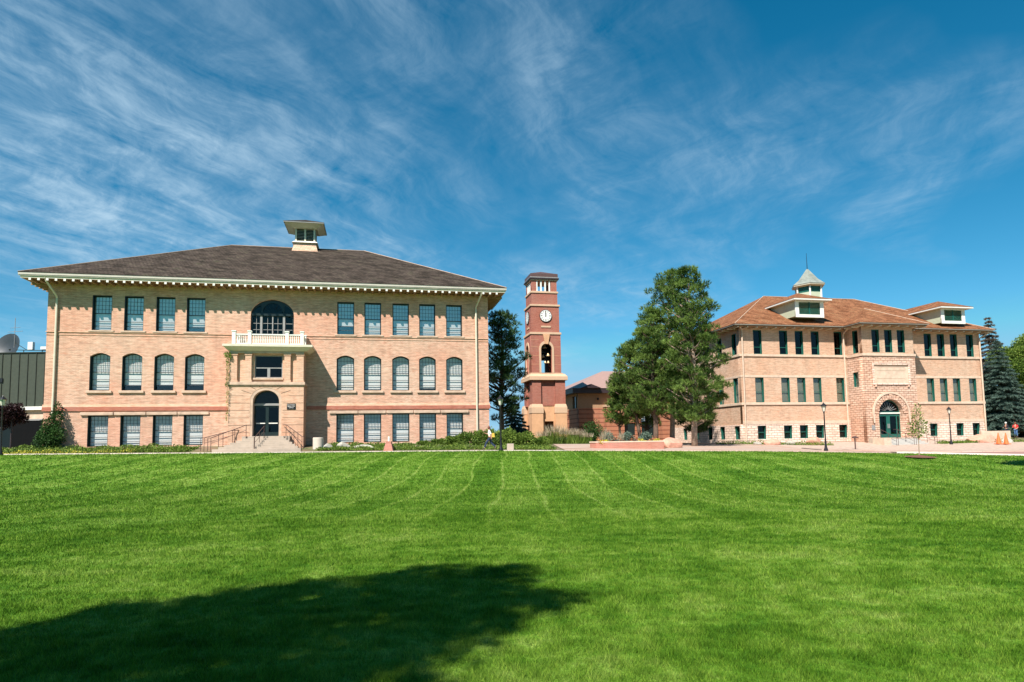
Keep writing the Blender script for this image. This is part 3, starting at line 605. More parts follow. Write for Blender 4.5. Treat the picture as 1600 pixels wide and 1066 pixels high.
# entrance steps, splayed outward
for k in range(7):
    z1 = 1.40 - 0.16 * k; f = 0.34 * (k + 0.2); mb = MB()
    mb.frus((-0.9 - 0.36 * k, 1.85 + 0.26 * k, PF - 0.38 - 0.34 * (k + 1), PF - 0.352 - 0.34 * k, -0.2), (-0.9 - 0.36 * k, 1.85 + 0.26 * k, PF - 0.38 - 0.34 * (k + 1), PF - 0.352 - 0.34 * k, z1 - 0.003 * k)); mb.build('step', 'step', S, bevel=0.012)
def rail(parent, a, b, name='handrail', n=4, m='iron', h=0.92, ext=0.5):
    a = Vector(a); b = Vector(b); mb = MB(); H = Vector((0, 0, h))
    d = (b - a); d.z = 0; d.normalize()
    mb.tube([a - d * ext + H - Vector((0, 0, 0.0)), a + H, b + H, b + d * ext * .5 + H], 0.028, 6)
    mb.tube([a + H * .55, b + H * .55], 0.018, 6)
    for i in range(n):
        p = a.lerp(b, i / (n - 1)); mb.tube([p - Vector((0, 0, .15)), p + H], 0.022, 6)
    p = b + d * ext * .5; mb.tube([p + H, p - Vector((0, 0, .1))], 0.022, 6)
    return mb.build(name, m, parent)
rail(S, (-1.05, PF - .5, 1.40), (-3.2, PF - 2.5, 0.38)); rail(S, (0.35, PF - .75, 1.3), (-0.05, PF - 2.5, 0.38), n=3, ext=.2); rail(S, (2.0, PF - .5, 1.40), (3.45, PF - 2.4, 0.4), n=5)
rail(S, (-2.1, PF - .3, 1.0), (-3.9, PF - 1.6, 0.4), n=3)
# cornice: soffit, rafter tails, fascia, gutter
MB().box(-18.1, 20.57, -1.32, -0.002, 14.13, 14.18).box(-18.1, -16.79, 0.0, 23.8, 14.12, 14.18).box(19.26, 20.57, 0.0, 23.8, 14.12, 14.18).box(-16.785, 19.255, 22.602, 23.8, 14.12, 14.18).build('soffit', 'soffit', S)
MB().box(-18.16, 20.63, -1.38, -1.325, 14.125, 14.34).box(-18.16, -18.105, -1.32, 23.85, 14.125, 14.34).box(20.575, 20.63, -1.32, 23.85, 14.125, 14.34).build('fascia', 'cream', S)
MB().box(-18.27, 20.74, -1.50, -1.385, 14.36, 14.53).box(-18.27, 20.74, -1.46, -1.385, 14.28, 14.355).box(-18.27, -18.165, -1.38, 23.9, 14.32, 14.53).box(20.635, 20.74, -1.38, 23.9, 14.32, 14.53).build('gutter', 'gutter', S)
rt0_ = MB().prism([(0, 0), (0.0, 0.17), (-0.17, 0.17), (-0.17, 0)], -1.41, 0.0).build('rafter_tail', 'soffit', S); rt0_.data.materials.append(MT['white']); rt0_.data.polygons[0].material_index = 1; rt0_.data.polygons[1].material_index = 1  # sunlit ends and shaded bodies put into the colour: white fronts, brown sides
k = 0
for i in range(62):
    u = -17.4 + 0.612 * i
    o = rt0_ if k == 0 else rt0_.copy()
    if k: COL.objects.link(o)
    o.location = (u, -0.003, 13.94); k += 1
for j in range(9):
    o = rt0_.copy(); COL.objects.link(o); o.rotation_euler = (0, 0, R_(-90)); o.location = (-16.79, 0.3 + j * 0.612, 13.94)
    o = rt0_.copy(); COL.objects.link(o); o.rotation_euler = (0, 0, R_(90)); o.location = (19.26, 0.5 + j * 0.612, 13.94)
hip('roof', 'roofL', S, -18.3, 20.77, -1.53, 24.1, 14.56, -5.4, 7.9, 11.3, 21.2, 0.02)
# cupola
cu = MB().frus((0.55, 3.35, 9.9, 12.7, 20.1), (0.9, 2.98, 10.26, 12.34, 21.45)).build('cupola', 'cedar', S)
MB().frus((0.66, 3.22, 10.02, 12.58, 21.455), (0.86, 3.02, 10.2, 12.4, 21.62)).build('cupola_sill', 'white', cu)
mb = MB()
for x in (0.95, 1.86, 2.77): mb.box(x, x + .17, 10.3, 10.47, 21.625, 22.95); mb.box(x, x + .17, 12.13, 12.3, 21.625, 22.95)
for y in (11.2, ): mb.box(0.95, 1.12, y, y + .17, 21.625, 22.95); mb.box(2.77, 2.94, y, y + .17, 21.625, 22.95)
pieces(mb, 'post', 'cream', cu)
mb = MB()
for i in range(8):
    z = 21.68 + i * 0.155
    mb.add([(1.1, 10.33, z), (2.8, 10.33, z), (2.8, 10.44, z + .1), (1.1, 10.44, z + .1)], [(0, 1, 2, 3), (3, 2, 1, 0)])
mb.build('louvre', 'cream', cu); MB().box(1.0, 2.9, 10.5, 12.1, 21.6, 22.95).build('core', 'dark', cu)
MB().frus((0.72, 3.18, 10.05, 12.55, 22.955), (-0.02, 3.82, 9.35, 13.25, 23.3)).build('cupola_eave', 'cream', cu)
MB().box(-0.08, 3.88, 9.29, 13.31, 23.302, 23.4).build('cupola_fascia', 'greyframe', cu)
MB().frus((-0.1, 3.9, 9.27, 13.33, 23.405), (1.86, 1.94, 11.26, 11.34, 24.25)).build('cupola_roof', 'roofL', cu)
# downpipes
for u, s_ in ((-16.07, 1), (18.12, -1)):
    MB().tube([(u - 0.35 * s_, -1.35, 14.25), (u - 0.35 * s_, -1.2, 13.95), (u, -0.30, 13.0), (u, -0.14, 12.8), (u, -0.14, 3.0 if s_ > 0 else 0.7)], 0.085, 8).build('downpipe', 'white' if 0 else 'cream', S)

# ---------------------------------------------------------------- stone and brick hall
HR = (31.385, 72.0, 0.0)
H = empty('stone_hall', HR, YAW, label='brick and rough stone hall with orange shingle roof and copper topped cupola', cat='building')
UL = [-4.42, -1.17, 0.84, 2.90, 5.90]; UR = [18.16, 20.02, 21.87, 24.2]; WW = 1.05
def zrow(r, u): return {3: (9.93 - 0.004 * (u + 4), 12.68 - 0.010 * (u + 4)), 2: (4.48, 7.27), 1: (0.40, 2.02)}[r]
hol = []; spots3, spots2, spots1 = [], [], []
for u in UL + UR:
    hol.append(rect(u, u + WW, 9.9, 12.62)); spots3.append((u, 0, 9.9)); hol.append(rect(u, u + WW, 4.49, 7.26)); spots2.append((u, 0, 4.49))
    if abs(u - 20.02) > 0.1: hol.append(rect(u, u + WW, 0.42, 2.03)); spots1.append((u, 0, 0.42))
hup = [h for h in hol if h[0][1] > 2.2]; hdn = [h for h in hol if h[0][1] < 2.2]
plate('brick_wall', 'brickR', H, rect(-6.15, 26.17, 2.05, 13.0), hup, 0.0, 0.42)
plate('stone_base', 'foundR', H, rect(-6.2, 26.22, -1.2, 2.05), [[(x, min(z, 2.049)) for x, z in h] if 0 else h for h in [rect(h[0][0], h[1][0], 0.42, 1.9) for h in hdn]], -0.06, 0.48)
# side wall (left), windows in three rows
sideu = [0.35, 3.65, 6.4, 9.6, 12.8]
ms_ = plate_mesh('side_wall', rect(0.425, 17.5, 2.05, 13.0), [rect(a, a + 1.0, 9.9, 12.3) for a in sideu if a > .425] + [rect(a, a + 1.0, 4.49, 7.26) for a in sideu if a > .425], 0, 0.4)
rot = Matrix.Rotation(R_(90), 4, 'Z') @ Matrix.Scale(-1, 4, (1, 0, 0))
def side_mesh(name, outer, holes, t, x0):
    me = plate_mesh(name, outer, holes, 0, t); me.transform(Matrix(((0, 1, 0, x0), (1, 0, 0, 0), (0, 0, 1, 0), (0, 0, 0, 1)))); me.flip_normals(); return me
bpy.data.meshes.remove(ms_)
sideu = [0.62, 3.75, 6.6, 9.8, 13.0]
link('side_wall', side_mesh('side_wall', rect(0.425, 17.5, 2.05, 13.0), [rect(a, a + 1.0, 9.9, 12.3) for a in sideu] + [rect(a, a + 1.0, 4.49, 7.26) for a in sideu], 0.4, -6.15), 'brickR', H)
link('side_stone_base', side_mesh('side_stone_base', rect(0.425, 17.56, -0.6, 2.045), [rect(a, a + 1.0, 0.42, 1.9) for a in sideu], 0.46, -6.2), 'foundR', H)
MB().box(25.77, 26.17, 0.425, 17.5, -0.6, 13.0).box(-5.7, 25.76, 17.1, 17.5, -0.6, 13.0).build('rear_wall', 'brickR', H)
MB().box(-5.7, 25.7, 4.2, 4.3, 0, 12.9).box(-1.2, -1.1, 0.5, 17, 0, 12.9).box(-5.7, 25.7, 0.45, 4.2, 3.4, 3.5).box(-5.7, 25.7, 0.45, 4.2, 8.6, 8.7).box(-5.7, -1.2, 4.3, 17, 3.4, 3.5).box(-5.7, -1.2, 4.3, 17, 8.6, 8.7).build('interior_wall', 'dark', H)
# belts
mb = MB(); mb.box(-6.27, 7.4, -0.12, 0.0, 9.62, 9.88); mb.box(14.3, 26.29, -0.12, 0.0, 9.62, 9.88); mb.box(-6.27, -6.152, 0.0, 17.6, 9.62, 9.88)
mb.box(-6.27, 7.4, -0.12, 0.0, 4.2, 4.47); mb.box(14.3, 26.29, -0.12, 0.0, 4.2, 4.47); mb.box(-6.27, -6.152, 0.0, 17.6, 4.2, 4.47); pieces(mb, 'belt_course', 'pale', H, bevel=0.02)
mb = MB()
for a, b in ((-6.17, 7.4), (14.3, 26.19)):
    mb.box(a, b, -0.03, 0.0, 7.28, 7.52)
    mb.box(a, b, -0.09, 0.0, 2.06, 2.40)
mb.box(-6.18, -6.152, 0.0, 17.5, 7.28, 7.52); pieces(mb, 'stone_lintel', 'pale', H, bevel=0.01)
W3 = sash_window(WW, 2.72, False, frame='teal', munt='teal', grid=None, glas='glassb', blind=None, depth=0.2, split=0.3, bars=())
W3s = [(u, 0, 9.9) for u in UL + UR]; place_windows(W3, W3s, H)
W2 = sash_window(WW, 2.77, False, frame='teal', munt='teal', grid=None, glas='glass', blind='blind2', depth=0.2, split=0.42, bars=())
place_windows(W2, [(u, 0, 4.49) for u in UL + UR], H)
W1 = sash_window(WW, 1.48, False, frame='teal', munt='teal', grid=None, glas='glassb', blind='blind2', depth=0.2, split=0.5, bars=(), blindh=0.95)
place_windows(W1, spots1, H)
def turned(proto, v, z, u=-6.15, w_=1.0):
    o = copy_tree(proto); o.parent = H; o.location = (u, v + w_, z); o.rotation_euler = (0, 0, R_(-90)); return o
for a in sideu: turned(W3, a, 9.9).scale = (.96, 1, .88); turned(W2, a, 4.49).scale = (.96, 1, 1); turned(W1, a, 0.42).scale = (.96, 1, 1)
# projecting entrance bay
BV, BA, BB = -2.5, 7.45, 14.2
B3 = [8.75, 10.42, 12.1]
DC = 10.62; DRr = 1.58
plate('bay_upper_wall', 'brickR', H, rect(BA, BB, 9.5, 13.0), [rect(u, u + 1.0, 9.92, 12.5) for u in B3], BV, 0.4)
plate('bay_stone_wall', 'stoneR', H, rect(BA - .05, BB + .05, -1.2, 9.5), [arch(DC - DRr, DC + DRr, 0.35, 3.02, 4.62, 24), rect(8.62, 13.3, 6.3, 8.72)], BV - 0.05, 0.5)
link('bay_side_wall', side_mesh('bay_side_wall', rect(BV + .402, -0.002, 9.5, 13.0), [rect(-1.9, -1.05, 9.92, 12.5)], 0.4, BA), 'brickR', H)
link('bay_side_stone', side_mesh('bay_side_stone', rect(BV + .452, -0.124, -1.2, 9.5), [rect(-1.75, -0.95, 6.1, 7.75)], 0.44, BA - .05), 'stoneR', H)
MB().box(BB - .4, BB, BV + .402, -.002, 9.5, 13.0).build('bay_side_wall', 'brickR', H); MB().box(BB - .4, BB + .05, BV + .452, -.124, -0.6, 9.498).build('bay_side_stone', 'stoneR', H)
mb = MB(); mb.box(BA - .14, BB + .14, BV - .16, BV - .052, 9.5, 9.78); mb.box(BA - .14, BA - .052, BV - .05, -.13, 9.5, 9.78); mb.box(BB + .052, BB + .14, BV - .05, -.13, 9.5, 9.78); mb.build('belt_course', 'pale', H, bevel=.02)
for u in B3:
    o = copy_tree(W3); o.parent = H; o.location = (u, BV, 9.92); o.scale = (0.95, 1, 0.95)
turned(W3, -1.9, 9.92, BA, 0.85).scale = (.81, 1, .95)
o = turned(W2, -1.75, 6.1, BA - .05, 0.8); o.scale = (.76, 1, .6)
# tablet
tb = plate('tablet', 'pale', H, rect(8.62, 13.3, 6.3, 8.72), [], BV - .03, 0.2)
mb = MB(); mb.box(8.5, 13.42, BV - .17, BV - .053, 8.50, 8.74); mb.box(8.5, 13.42, BV - .17, BV - .053, 6.26, 6.42); mb.box(8.5, 8.72, BV - .15, BV - .054, 6.42, 8.5); mb.box(13.2, 13.42, BV - .15, BV - .054, 6.42, 8.5); mb.build('tablet_frame', 'foundR', tb, bevel=.02)
mb = MB()
for z in (8.25, 7.85, 6.95): mb.box(9.1, 12.8, BV - .035, BV - .031, z - .015, z + .015)
mb.build('carved_line', 'joint', tb); MB().box(8.72, 8.9, BV - .2, BV - .053, 6.02, 6.26).box(13.02, 13.2, BV - .2, BV - .053, 6.02, 6.26).build('bracket', 'stoneR', tb)
# arch: voussoirs, hood mould, door
mb = MB(); nv = 19
for i in range(nv):
    a0, a1 = math.pi * i / nv + .012, math.pi * (i + 1) / nv - .012; r0, r1 = DRr + .01, DRr + 0.62
    P = [(DC + r * math.cos(a), 3.02 + r * math.sin(a) * 1.01) for r, a in ((r0, a0), (r1, a0), (r1, a1), (r0, a1))]; mb.prism(P, BV - .13 - .03 * math.sin(i * 2.3), BV - .052)
mb.build('voussoir', 'stoneR', H, bevel=.02)
hood = [(DC + 2.42 * math.cos(math.pi * i / 28), 3.02 + 2.44 * math.sin(math.pi * i / 28)) for i in range(29)]; hoodi = [(DC + 2.22 * math.cos(math.pi * i / 28), 3.02 + 2.24 * math.sin(math.pi * i / 28)) for i in range(28, -1, -1)]
plate('hood_mould', 'pale', H, hood + [(DC - 2.42, 2.0), (DC - 2.22, 2.0)] + hoodi + [(DC + 2.22, 2.0), (DC + 2.42, 2.0)], [], BV - .19, .14)
DV2 = BV + .45
dr = plate('door', 'teal', H, rect(DC - DRr, DC + DRr, 0.35, 3.0), [rect(DC - 1.05, DC - .25, 0.75, 2.75), rect(DC + .25, DC + 1.05, .75, 2.75), rect(DC - 1.45, DC - 1.2, .75, 2.75), rect(DC + 1.2, DC + 1.45, .75, 2.75)], DV2, .08)
link('pane', plate_mesh('pane', rect(DC - 1.5, DC + 1.5, .5, 2.9), [], DV2 + .035, .01), 'glassb', dr)
MB().box(DC - .12, DC - .06, DV2 - .08, DV2 - .003, 1.4, 1.9).box(DC + .06, DC + .12, DV2 - .08, DV2 - .003, 1.4, 1.9).build('handle', 'greyframe', dr)
fl = plate('fanlight', 'teal', H, arch(DC - DRr, DC + DRr, 3.18, 3.2, 4.62, 24), [arch(DC - 1.45, DC + 1.45, 3.26, 3.27, 4.48, 24)], DV2, .08)
link('pane', plate_mesh('pane', arch(DC - 1.5, DC + 1.5, 3.2, 3.25, 4.55, 24), [], DV2 + .035, .01), 'glassb', fl)
box('transom', 'white', fl, DC - DRr, DC + DRr, DV2 - .1, DV2 + .05, 3.02, 3.17)
mb = MB()
for i in range(1, 10):
    an = math.pi * i / 10; mb.tube([(DC + .28 * math.cos(an), DV2 - .02, 3.28 + .25 * math.sin(an)), (DC + 1.2 * math.cos(an), DV2 - .02, 3.28 + 1.0 * math.sin(an))], .022, 5)
mb.build('fan_bar', 'greyframe', fl)
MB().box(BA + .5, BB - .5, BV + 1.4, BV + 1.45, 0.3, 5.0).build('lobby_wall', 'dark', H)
MB().box(7.5, 12.9, BV - 1.1, BV - .06, -1.0, 0.33).box(DC - DRr, DC + DRr, BV - .05, DV2 + 1, -1.0, .325).build('landing', 'step', H)
for k in range(6): box('step', 'stepR', H, 8.22 - 0.04 * k, 12.5 + .12 * k, BV - 1.1 - .36 * (k + 1), BV - 1.102 - .36 * k, -1.0, 0.19 - .14 * k)
box('cheek_wall', 'pale', H, 7.1, 8.0, BV - 2.7, BV - 1.102, -1.0, 0.36)
rail(H, (8.3, BV - 1.0, .33), (8.2, BV - 3.2, -.55), m='iron', n=3); rail(H, (12.4, BV - .9, .33), (13.1, BV - 3.1, -.55), m='iron', n=4); rail(H, (10.3, BV - 1.1, .33), (10.4, BV - 3.2, -.55), m='iron', n=3)
box('notice_board', 'greyframe', H, 8.0, 8.42, BV - .12, BV - .053, 1.25, 1.75)
# eaves
def ring(mb, a, b, c, d, t, z0, z1):
    mb.box(a, b, c, c + t, z0, z1); mb.box(a, a + t, c + t, d, z0, z1); mb.box(b - t, b, c + t, d, z0, z1); return mb
mb = MB(); mb.box(-7.2, 6.4, -1.0, -.002, 12.86, 12.92); mb.box(15.3, 27.2, -1.0, -.002, 12.86, 12.92); mb.box(-7.2, -6.155, 0, 18.5, 12.86, 12.92); mb.box(26.175, 27.2, 0, 18.5, 12.86, 12.92)
mb.box(6.42, 15.28, BV - 1.0, BV - .003, 12.861, 12.921); mb.box(6.42, BA - .003, BV, .0, 12.861, 12.921); mb.box(BB + .003, 15.28, BV, .0, 12.861, 12.921); mb.build('soffit', 'soffit', H)
mb = MB(); mb.box(-7.28, 6.34, -1.12, -1.003, 12.97, 13.08); mb.box(15.36, 27.28, -1.12, -1.003, 12.97, 13.08); mb.box(-7.28, -7.203, -1.0, 18.55, 12.97, 13.08); mb.box(27.203, 27.28, -1, 18.55, 12.97, 13.08)
mb.box(6.34, 15.36, BV - 1.12, BV - 1.003, 12.971, 13.081); mb.box(6.34, 6.417, BV - 1.0, -1.13, 12.97, 13.08); mb.box(15.283, 15.36, BV - 1, -1.13, 12.97, 13.08); mb.build('gutter', 'gutterR', H)
r0 = MB().box(-.07, .07, -.95, 0, 0, .13).build('rafter_tail', 'cream', H, bevel=.02); k = 0
tails = [(-6.8 + 1.17 * i, -.003, 0) for i in range(12)] + [(16.0 + 1.17 * i, -.003, 0) for i in range(10)] + [(6.9 + 1.17 * i, BV - .003, 0) for i in range(8)] + [(-6.155, .8 + 1.17 * i, -90) for i in range(12)] + [(BA - .003, -2.2 + 1.1 * i, -90) for i in range(2)]
for i, (u, v, a) in enumerate(tails):
    o = r0 if i == 0 else r0.copy()
    if i: COL.objects.link(o)
    o.location = (u, v, 12.73); o.rotation_euler = (0, 0, R_(a))
hip('roof', 'roofR', H, -7.32, 27.32, -1.15, 18.6, 13.10, 3.0, 16.4, 8.8, 18.65, .02)
hip('bay_roof', 'roofR', H, 6.3, 15.4, BV - 1.16, 5.2, 13.105, 10.84, 10.86, .75, 15.6, .02)
def ridge_tiles(parent, segs, name='ridge_cap', m='gutter', r=.05):
    mb = MB()
    for a, b in segs: mb.tube([a, b], r, 5)
    return mb.build(name, m, parent)
ridge_tiles(H, [((-7.3, -1.15, 13.12), (3.0, 8.8, 18.68)), ((3.0, 8.8, 18.68), (16.4, 8.8, 18.68)), ((16.4, 8.8, 18.68), (27.3, -1.15, 13.12)), ((10.85, .75, 15.62), (15.4, BV - 1.16, 13.12))], m='pale', r=.03)
ridge_tiles(S, [((-18.28, -1.53, 14.58), (-5.4, 11.3, 21.22)), ((-5.4, 11.3, 21.22), (7.9, 11.3, 21.22)), ((7.9, 11.3, 21.22), (20.75, -1.53, 14.58))], m='sand', r=.03)
# dormers
def dormer(u0, u1, v0, z0, z1, apex):
    """flat hipped dormer; the front stands at v0"""
    d = MB().box(u0, u1, v0, v0 + 4.5, z0, z1).build('dormer', 'sage', H)
    plate('dormer_frame', 'white', d, rect(u0 - .05, u1 + .05, z0 - .12, z1), [rect(u0 + .42, u1 - .42, z0 + .22, z1 - .12)], v0 - .1, .096)
    mb = MB(); n = 9
    for i in range(n):
        z = z0 + .25 + (z1 - z0 - .4) * i / n; mb.add([(u0 + .4, v0 - .075, z), (u1 - .4, v0 - .075, z), (u1 - .4, v0 - .02, z + .12), (u0 + .4, v0 - .02, z + .12)], [(0, 1, 2, 3), (3, 2, 1, 0)])
    mb.box((u0 + u1) / 2 - .05, (u0 + u1) / 2 + .05, v0 - .09, v0 - .004, z0 + .22, z1 - .12)
    mb.build('louvre', 'teal', d)
    a, b, c, e, zz_ = u0 - .55, u1 + .75, v0 - .65, v0 + 6.5, z1 + .02
    MB().box(a, b, c, e, zz_, zz_ + .17).build('dormer_eave', 'white', d)
    m_ = (u0 + u1) / 2
    MB().add([(a - .03, c - .03, zz_ + .175), (b + .03, c - .03, zz_ + .175), (b + .03, e, zz_ + .175), (a - .03, e, zz_ + .175), (m_, c + 2.5, apex), (m_, e + .5, apex)], [(0, 1, 4), (1, 2, 5, 4), (3, 0, 4, 5), (0, 3, 2, 1)]).build('dormer_roof', 'roofR', d)
dormer(0.5, 4.05, -.8, 14.15, 15.9, 17.25); dormer(20.0, 23.3, -.8, 13.85, 15.5, 16.85)
# six sided cupola with a copper roof
def hexr(r, z, c=(9.6, 8.8), ph=0): return [(c[0] + r * math.cos(math.pi * i / 3 + ph), c[1] + r * math.sin(math.pi * i / 3 + ph), z) for i in range(6)]
def hexp(name, m, par, secs):
    mb = MB(); vs = [p for r, z in secs for p in hexr(r, z)]; n = len(secs)
    fs = [(i * 6 + j, i * 6 + (j + 1) % 6, (i + 1) * 6 + (j + 1) % 6, (i + 1) * 6 + j) for i in range(n - 1) for j in range(6)] + [tuple(range(5, -1, -1)), tuple((n - 1) * 6 + j for j in range(6))]
    return mb.add(vs, fs).build(name, m, par)
cp = hexp('cupola', 'sage', H, [(1.62, 17.6), (1.62, 19.15)])
hexp('cupola_vent', 'teal', cp, [(1.5, 19.152), (1.5, 20.05)])
mb = MB()
for x, y, z in hexr(1.62, 0): mb.tube([(x, y, 17.8), (x, y, 20.05)], .11, 6)
pieces(mb, 'corner_post', 'white', cp, nv=12)
hexp('cupola_eave', 'cream', cp, [(1.66, 19.93), (2.12, 20.05), (2.15, 20.2)])
hexp('cupola_roof', 'copper', cp, [(2.2, 20.205), (1.35, 20.9), (0.12, 22.45)])
MB().tube([(9.6, 8.8, 22.4), (9.6, 8.8, 24.6)], [.05, .02], 6).build('finial', 'black', cp)
for pts in ([(-6.35, -.5, 12.95), (-5.95, -.25, 12.6), (-5.93, -.2, 12.3), (-5.93, -.2, 0.0)], [(7.1, -1.0, 12.9), (7.1, -.5, 12.6), (7.0, -.2, 12.3), (7.0, -.2, 0)], [(27.1, -.9, 12.95), (26.4, -.3, 12.4), (25.95, -.2, 12.1), (25.95, -.2, .1)]):
    MB().tube(pts, .09, 8).build('downpipe', 'pale', H)

# ---------------------------------------------------------------- clock tower
HT = (4.265, 80.0, 0.0)
T = empty('clock_tower', HT, YAW, label='tall red brick clock tower with bells and sandstone base', cat='clock tower')
C0 = 0.13   # centre line
def tower_faces(name, m, x0, x1, v0, v1, z0, z1, hf, hs, t=.4):
    plate(name, m, T, rect(x0, x1, z0, z1), hf, v0, t)
    plate(name, m, T, rect(x0, x1, z0, z1), hf, v1 - t, t)
    link(name, side_mesh(name, rect(v0 + t + .002, v1 - t - .002, z0, z1), hs, t, x0), m, T)
    link(name, side_mesh(name, rect(v0 + t + .002, v1 - t - .002, z0, z1), hs, t, x1 - t), m, T)
# base
bx0, bx1, bv1 = -1.87, 2.66, 5.6
vc = 2.8
mb = MB()
for a, b in ((bx0, -.42), (1.14, bx1)):
    for c, d in ((0, 1.5), (bv1 - 1.5, bv1)): mb.box(a, b, c, d, -.3, 4.05)
pieces(mb, 'base_pier', 'tsand', T, bevel=.03)
mb = MB()
for a, b in ((bx0, -.42), (1.14, bx1)):
    for c, d in ((0, 1.5), (bv1 - 1.5, bv1)):
        mb.box(a - .05, b + .05, c - .05, d + .05, 4.052, 4.75)
        mb.frus((a - .05, b + .05, c - .05, d + .05, 4.752), (a + .08, b - .08, c + .08, d - .08, 5.2))
pieces(mb, 'base_capital', 'tsandL', T, nv=16, bevel=.02)
plate('base_wall', 'tsand', T, rect(-.418, 1.138, -.3, 5.1), [rect(-.15, 1.0, .2, 3.05)], .45, .3)
link('base_wall', side_mesh('base_wall', rect(1.502, bv1 - 1.502, -.3, 5.1), [rect(2.0, 3.7, .2, 2.6)], .3, bx0 + .35), 'tsand', T)
MB().box(bx1 - .65, bx1 - .35, 1.502, bv1 - 1.502, -.3, 5.1).box(-.418, 1.138, bv1 - .75, bv1 - .45, -.3, 5.1).build('base_wall', 'tsand', T)
MB().box(1.12, bx1 + .02, -.03, -.003, -.2, .98).box(bx1 + .003, bx1 + .03, 0, 1.5, -.2, .98).build('granite_plinth', 'grey', T)
# middle
mx0, mx1, mv0, mv1 = -1.76, 2.53, .10, 4.6
mb = MB()
for a, b in ((mx0, -.62), (1.25, mx1)):
    for c, d in ((mv0, mv0 + 1.15), (mv1 - 1.15, mv1)): mb.box(a, b, c, d, 5.0, 8.2)
pieces(mb, 'mid_pier', 'tbrick', T)
MB().box(-.618, 1.248, mv0 + .28, mv1 - .28, 5.0, 8.2).box(mx0 + .28, mx1 - .28, mv0 + 1.152, mv1 - 1.152, 5.0, 8.2).build('mid_wall', 'tbrick', T)
mb = MB(); mb.box(-2.1, 2.82, -.15, 4.9, 8.2, 8.62); mb.frus((-2.12, 2.84, -.17, 4.92, 8.622), (-1.92, 2.5, .1, 4.5, 9.0)); mb.box(-1.9, 2.3, .12, 4.4, 9.002, 9.12); mb.build('cornice', 'tsandL', T, bevel=.02)
# belfry
sx0, sx1, sv0, sv1 = -1.80, 2.08, .18, 3.75
bh = arch(-.52, .9, 9.14, 12.1, 12.84, 16); bhs = arch(1.25, 2.7, 9.14, 12.1, 12.84, 16)
tower_faces('belfry_wall', 'tbrick', sx0, sx1, sv0, sv1, 9.12, 14.0, [bh], [bhs])
plate('arch_surround', 'tsandL', T, arch(-.78, 1.16, 9.12, 12.1, 13.2, 16), [bh], sv0 - .08, .07)
link('arch_surround', side_mesh('arch_surround', arch(1.0, 2.95, 9.12, 12.1, 13.2, 16), [bhs], .07, sx0 - .08), 'tsandL', T)
MB().prism([(0.0, 12.78), (.4, 12.78), (.62, 13.98), (-.25, 13.98)], sv0 - .22, sv0 - .002).build('keystone', 'tsand', T)
mb = MB()
for z in (10.2, 11.3, 12.4, 13.3): mb.box(sx0 - .004, -.79, sv0 - .006, sv0, z, z + .03); mb.box(1.17, sx1 + .004, sv0 - .006, sv0, z, z + .03)
mb.build('brick_joint', 'tsand', T)
def belt(z0, z1, e, a, b, c, d, m='tsandL', name='belt_course'): return MB().box(a - e, b + e, c - e, d + e, z0, z1).build(name, m, T, bevel=.02)
belt(14.0, 14.28, .1, sx0, sx1, sv0, sv1)
cx0, cx1, cv0, cv1 = -1.68, 1.98, .28, 3.65
MB().box(cx0, cx1, cv0, cv1, 14.28, 17.62).build('clock_stage_wall', 'tbrick', T)
belt(17.62, 17.86, .12, cx0, cx1, cv0, cv1)
ux0, ux1, uv0, uv1 = -1.56, 1.84, .4, 3.5
MB().box(ux0, ux1, uv0, uv1, 17.86, 19.34).build('upper_wall', 'tbrick', T)
belt(19.34, 19.58, .1, ux0, ux1, uv0, uv1)
tower_faces('lantern_wall', 'tbrick', ux0 + .04, ux1 - .06, uv0 + .03, uv1 - .03, 19.58, 20.95, [rect(-.9, 1.0, 19.6, 20.92)], [rect(1.0, 2.9, 19.6, 20.92)], .3)
for x in (-.82, -.27, .28, .84): box('column', 'white', T, x - .09, x + .09, uv0 + .04, uv0 + .22, 19.6, 20.93)
for v in (1.05, 1.6, 2.2, 2.8): box('column', 'white', T, ux0 + .05, ux0 + .25, v - .09, v + .09, 19.6, 20.93)
belt(20.95, 21.12, .08, ux0, ux1, uv0, uv1); belt(21.122, 21.3, .22, ux0, ux1, uv0, uv1, 'fascia', 'eave_board'); belt(21.302, 21.42, .16, ux0, ux1, uv0, uv1, 'greyframe', 'eave_board'); belt(21.422, 21.85, .1, ux0, ux1, uv0, uv1, 'troof', 'parapet')
MB().frus((ux0 - .1, ux1 + .1, uv0 - .1, uv1 + .1, 21.852), (.1, .16, 1.9, 1.98, 22.5)).build('roof', 'troof', T)
# clocks
def clock(mk, label):
    ck = MB().lathe([(0.80, 0), (0.80, 0.1), (.74, .12)], k=36).build('clock', 'black', T)
    MB().lathe([(0.73, 0.0), (0.73, .13)], k=36).build('dial', 'white', ck)
    mb = MB()
    for i in range(12):
        a = math.pi * i / 6; l0 = .50 if i % 3 else .44; d = Vector((math.sin(a), math.cos(a), 0)); s_ = Vector((d.y, -d.x, 0)) * (.035 if i % 3 else .05)
        p0_, p1_ = d * l0, d * .66; z = Vector((0, 0, .134)); q = [p0_ - s_ + z, p0_ + s_ + z, p1_ + s_ + z, p1_ - s_ + z]; mb.add(q, [(0, 1, 2, 3), (3, 2, 1, 0)])
    mb.build('hour_mark', 'black', ck)
    for a, l, wd in ((-5, .60, .05), (6, .40, .07)):
        d = Vector((math.sin(R_(a)), math.cos(R_(a)), 0)); s_ = Vector((d.y, -d.x, 0)) * wd; z = Vector((0, 0, .14)); q = [-d * .12 - s_ + z, -d * .12 + s_ + z, d * l + s_ * .4 + z, d * l - s_ * .4 + z]
        MB().add(q, [(0, 1, 2, 3), (3, 2, 1, 0)]).build('hand', 'black', ck)
    return ck
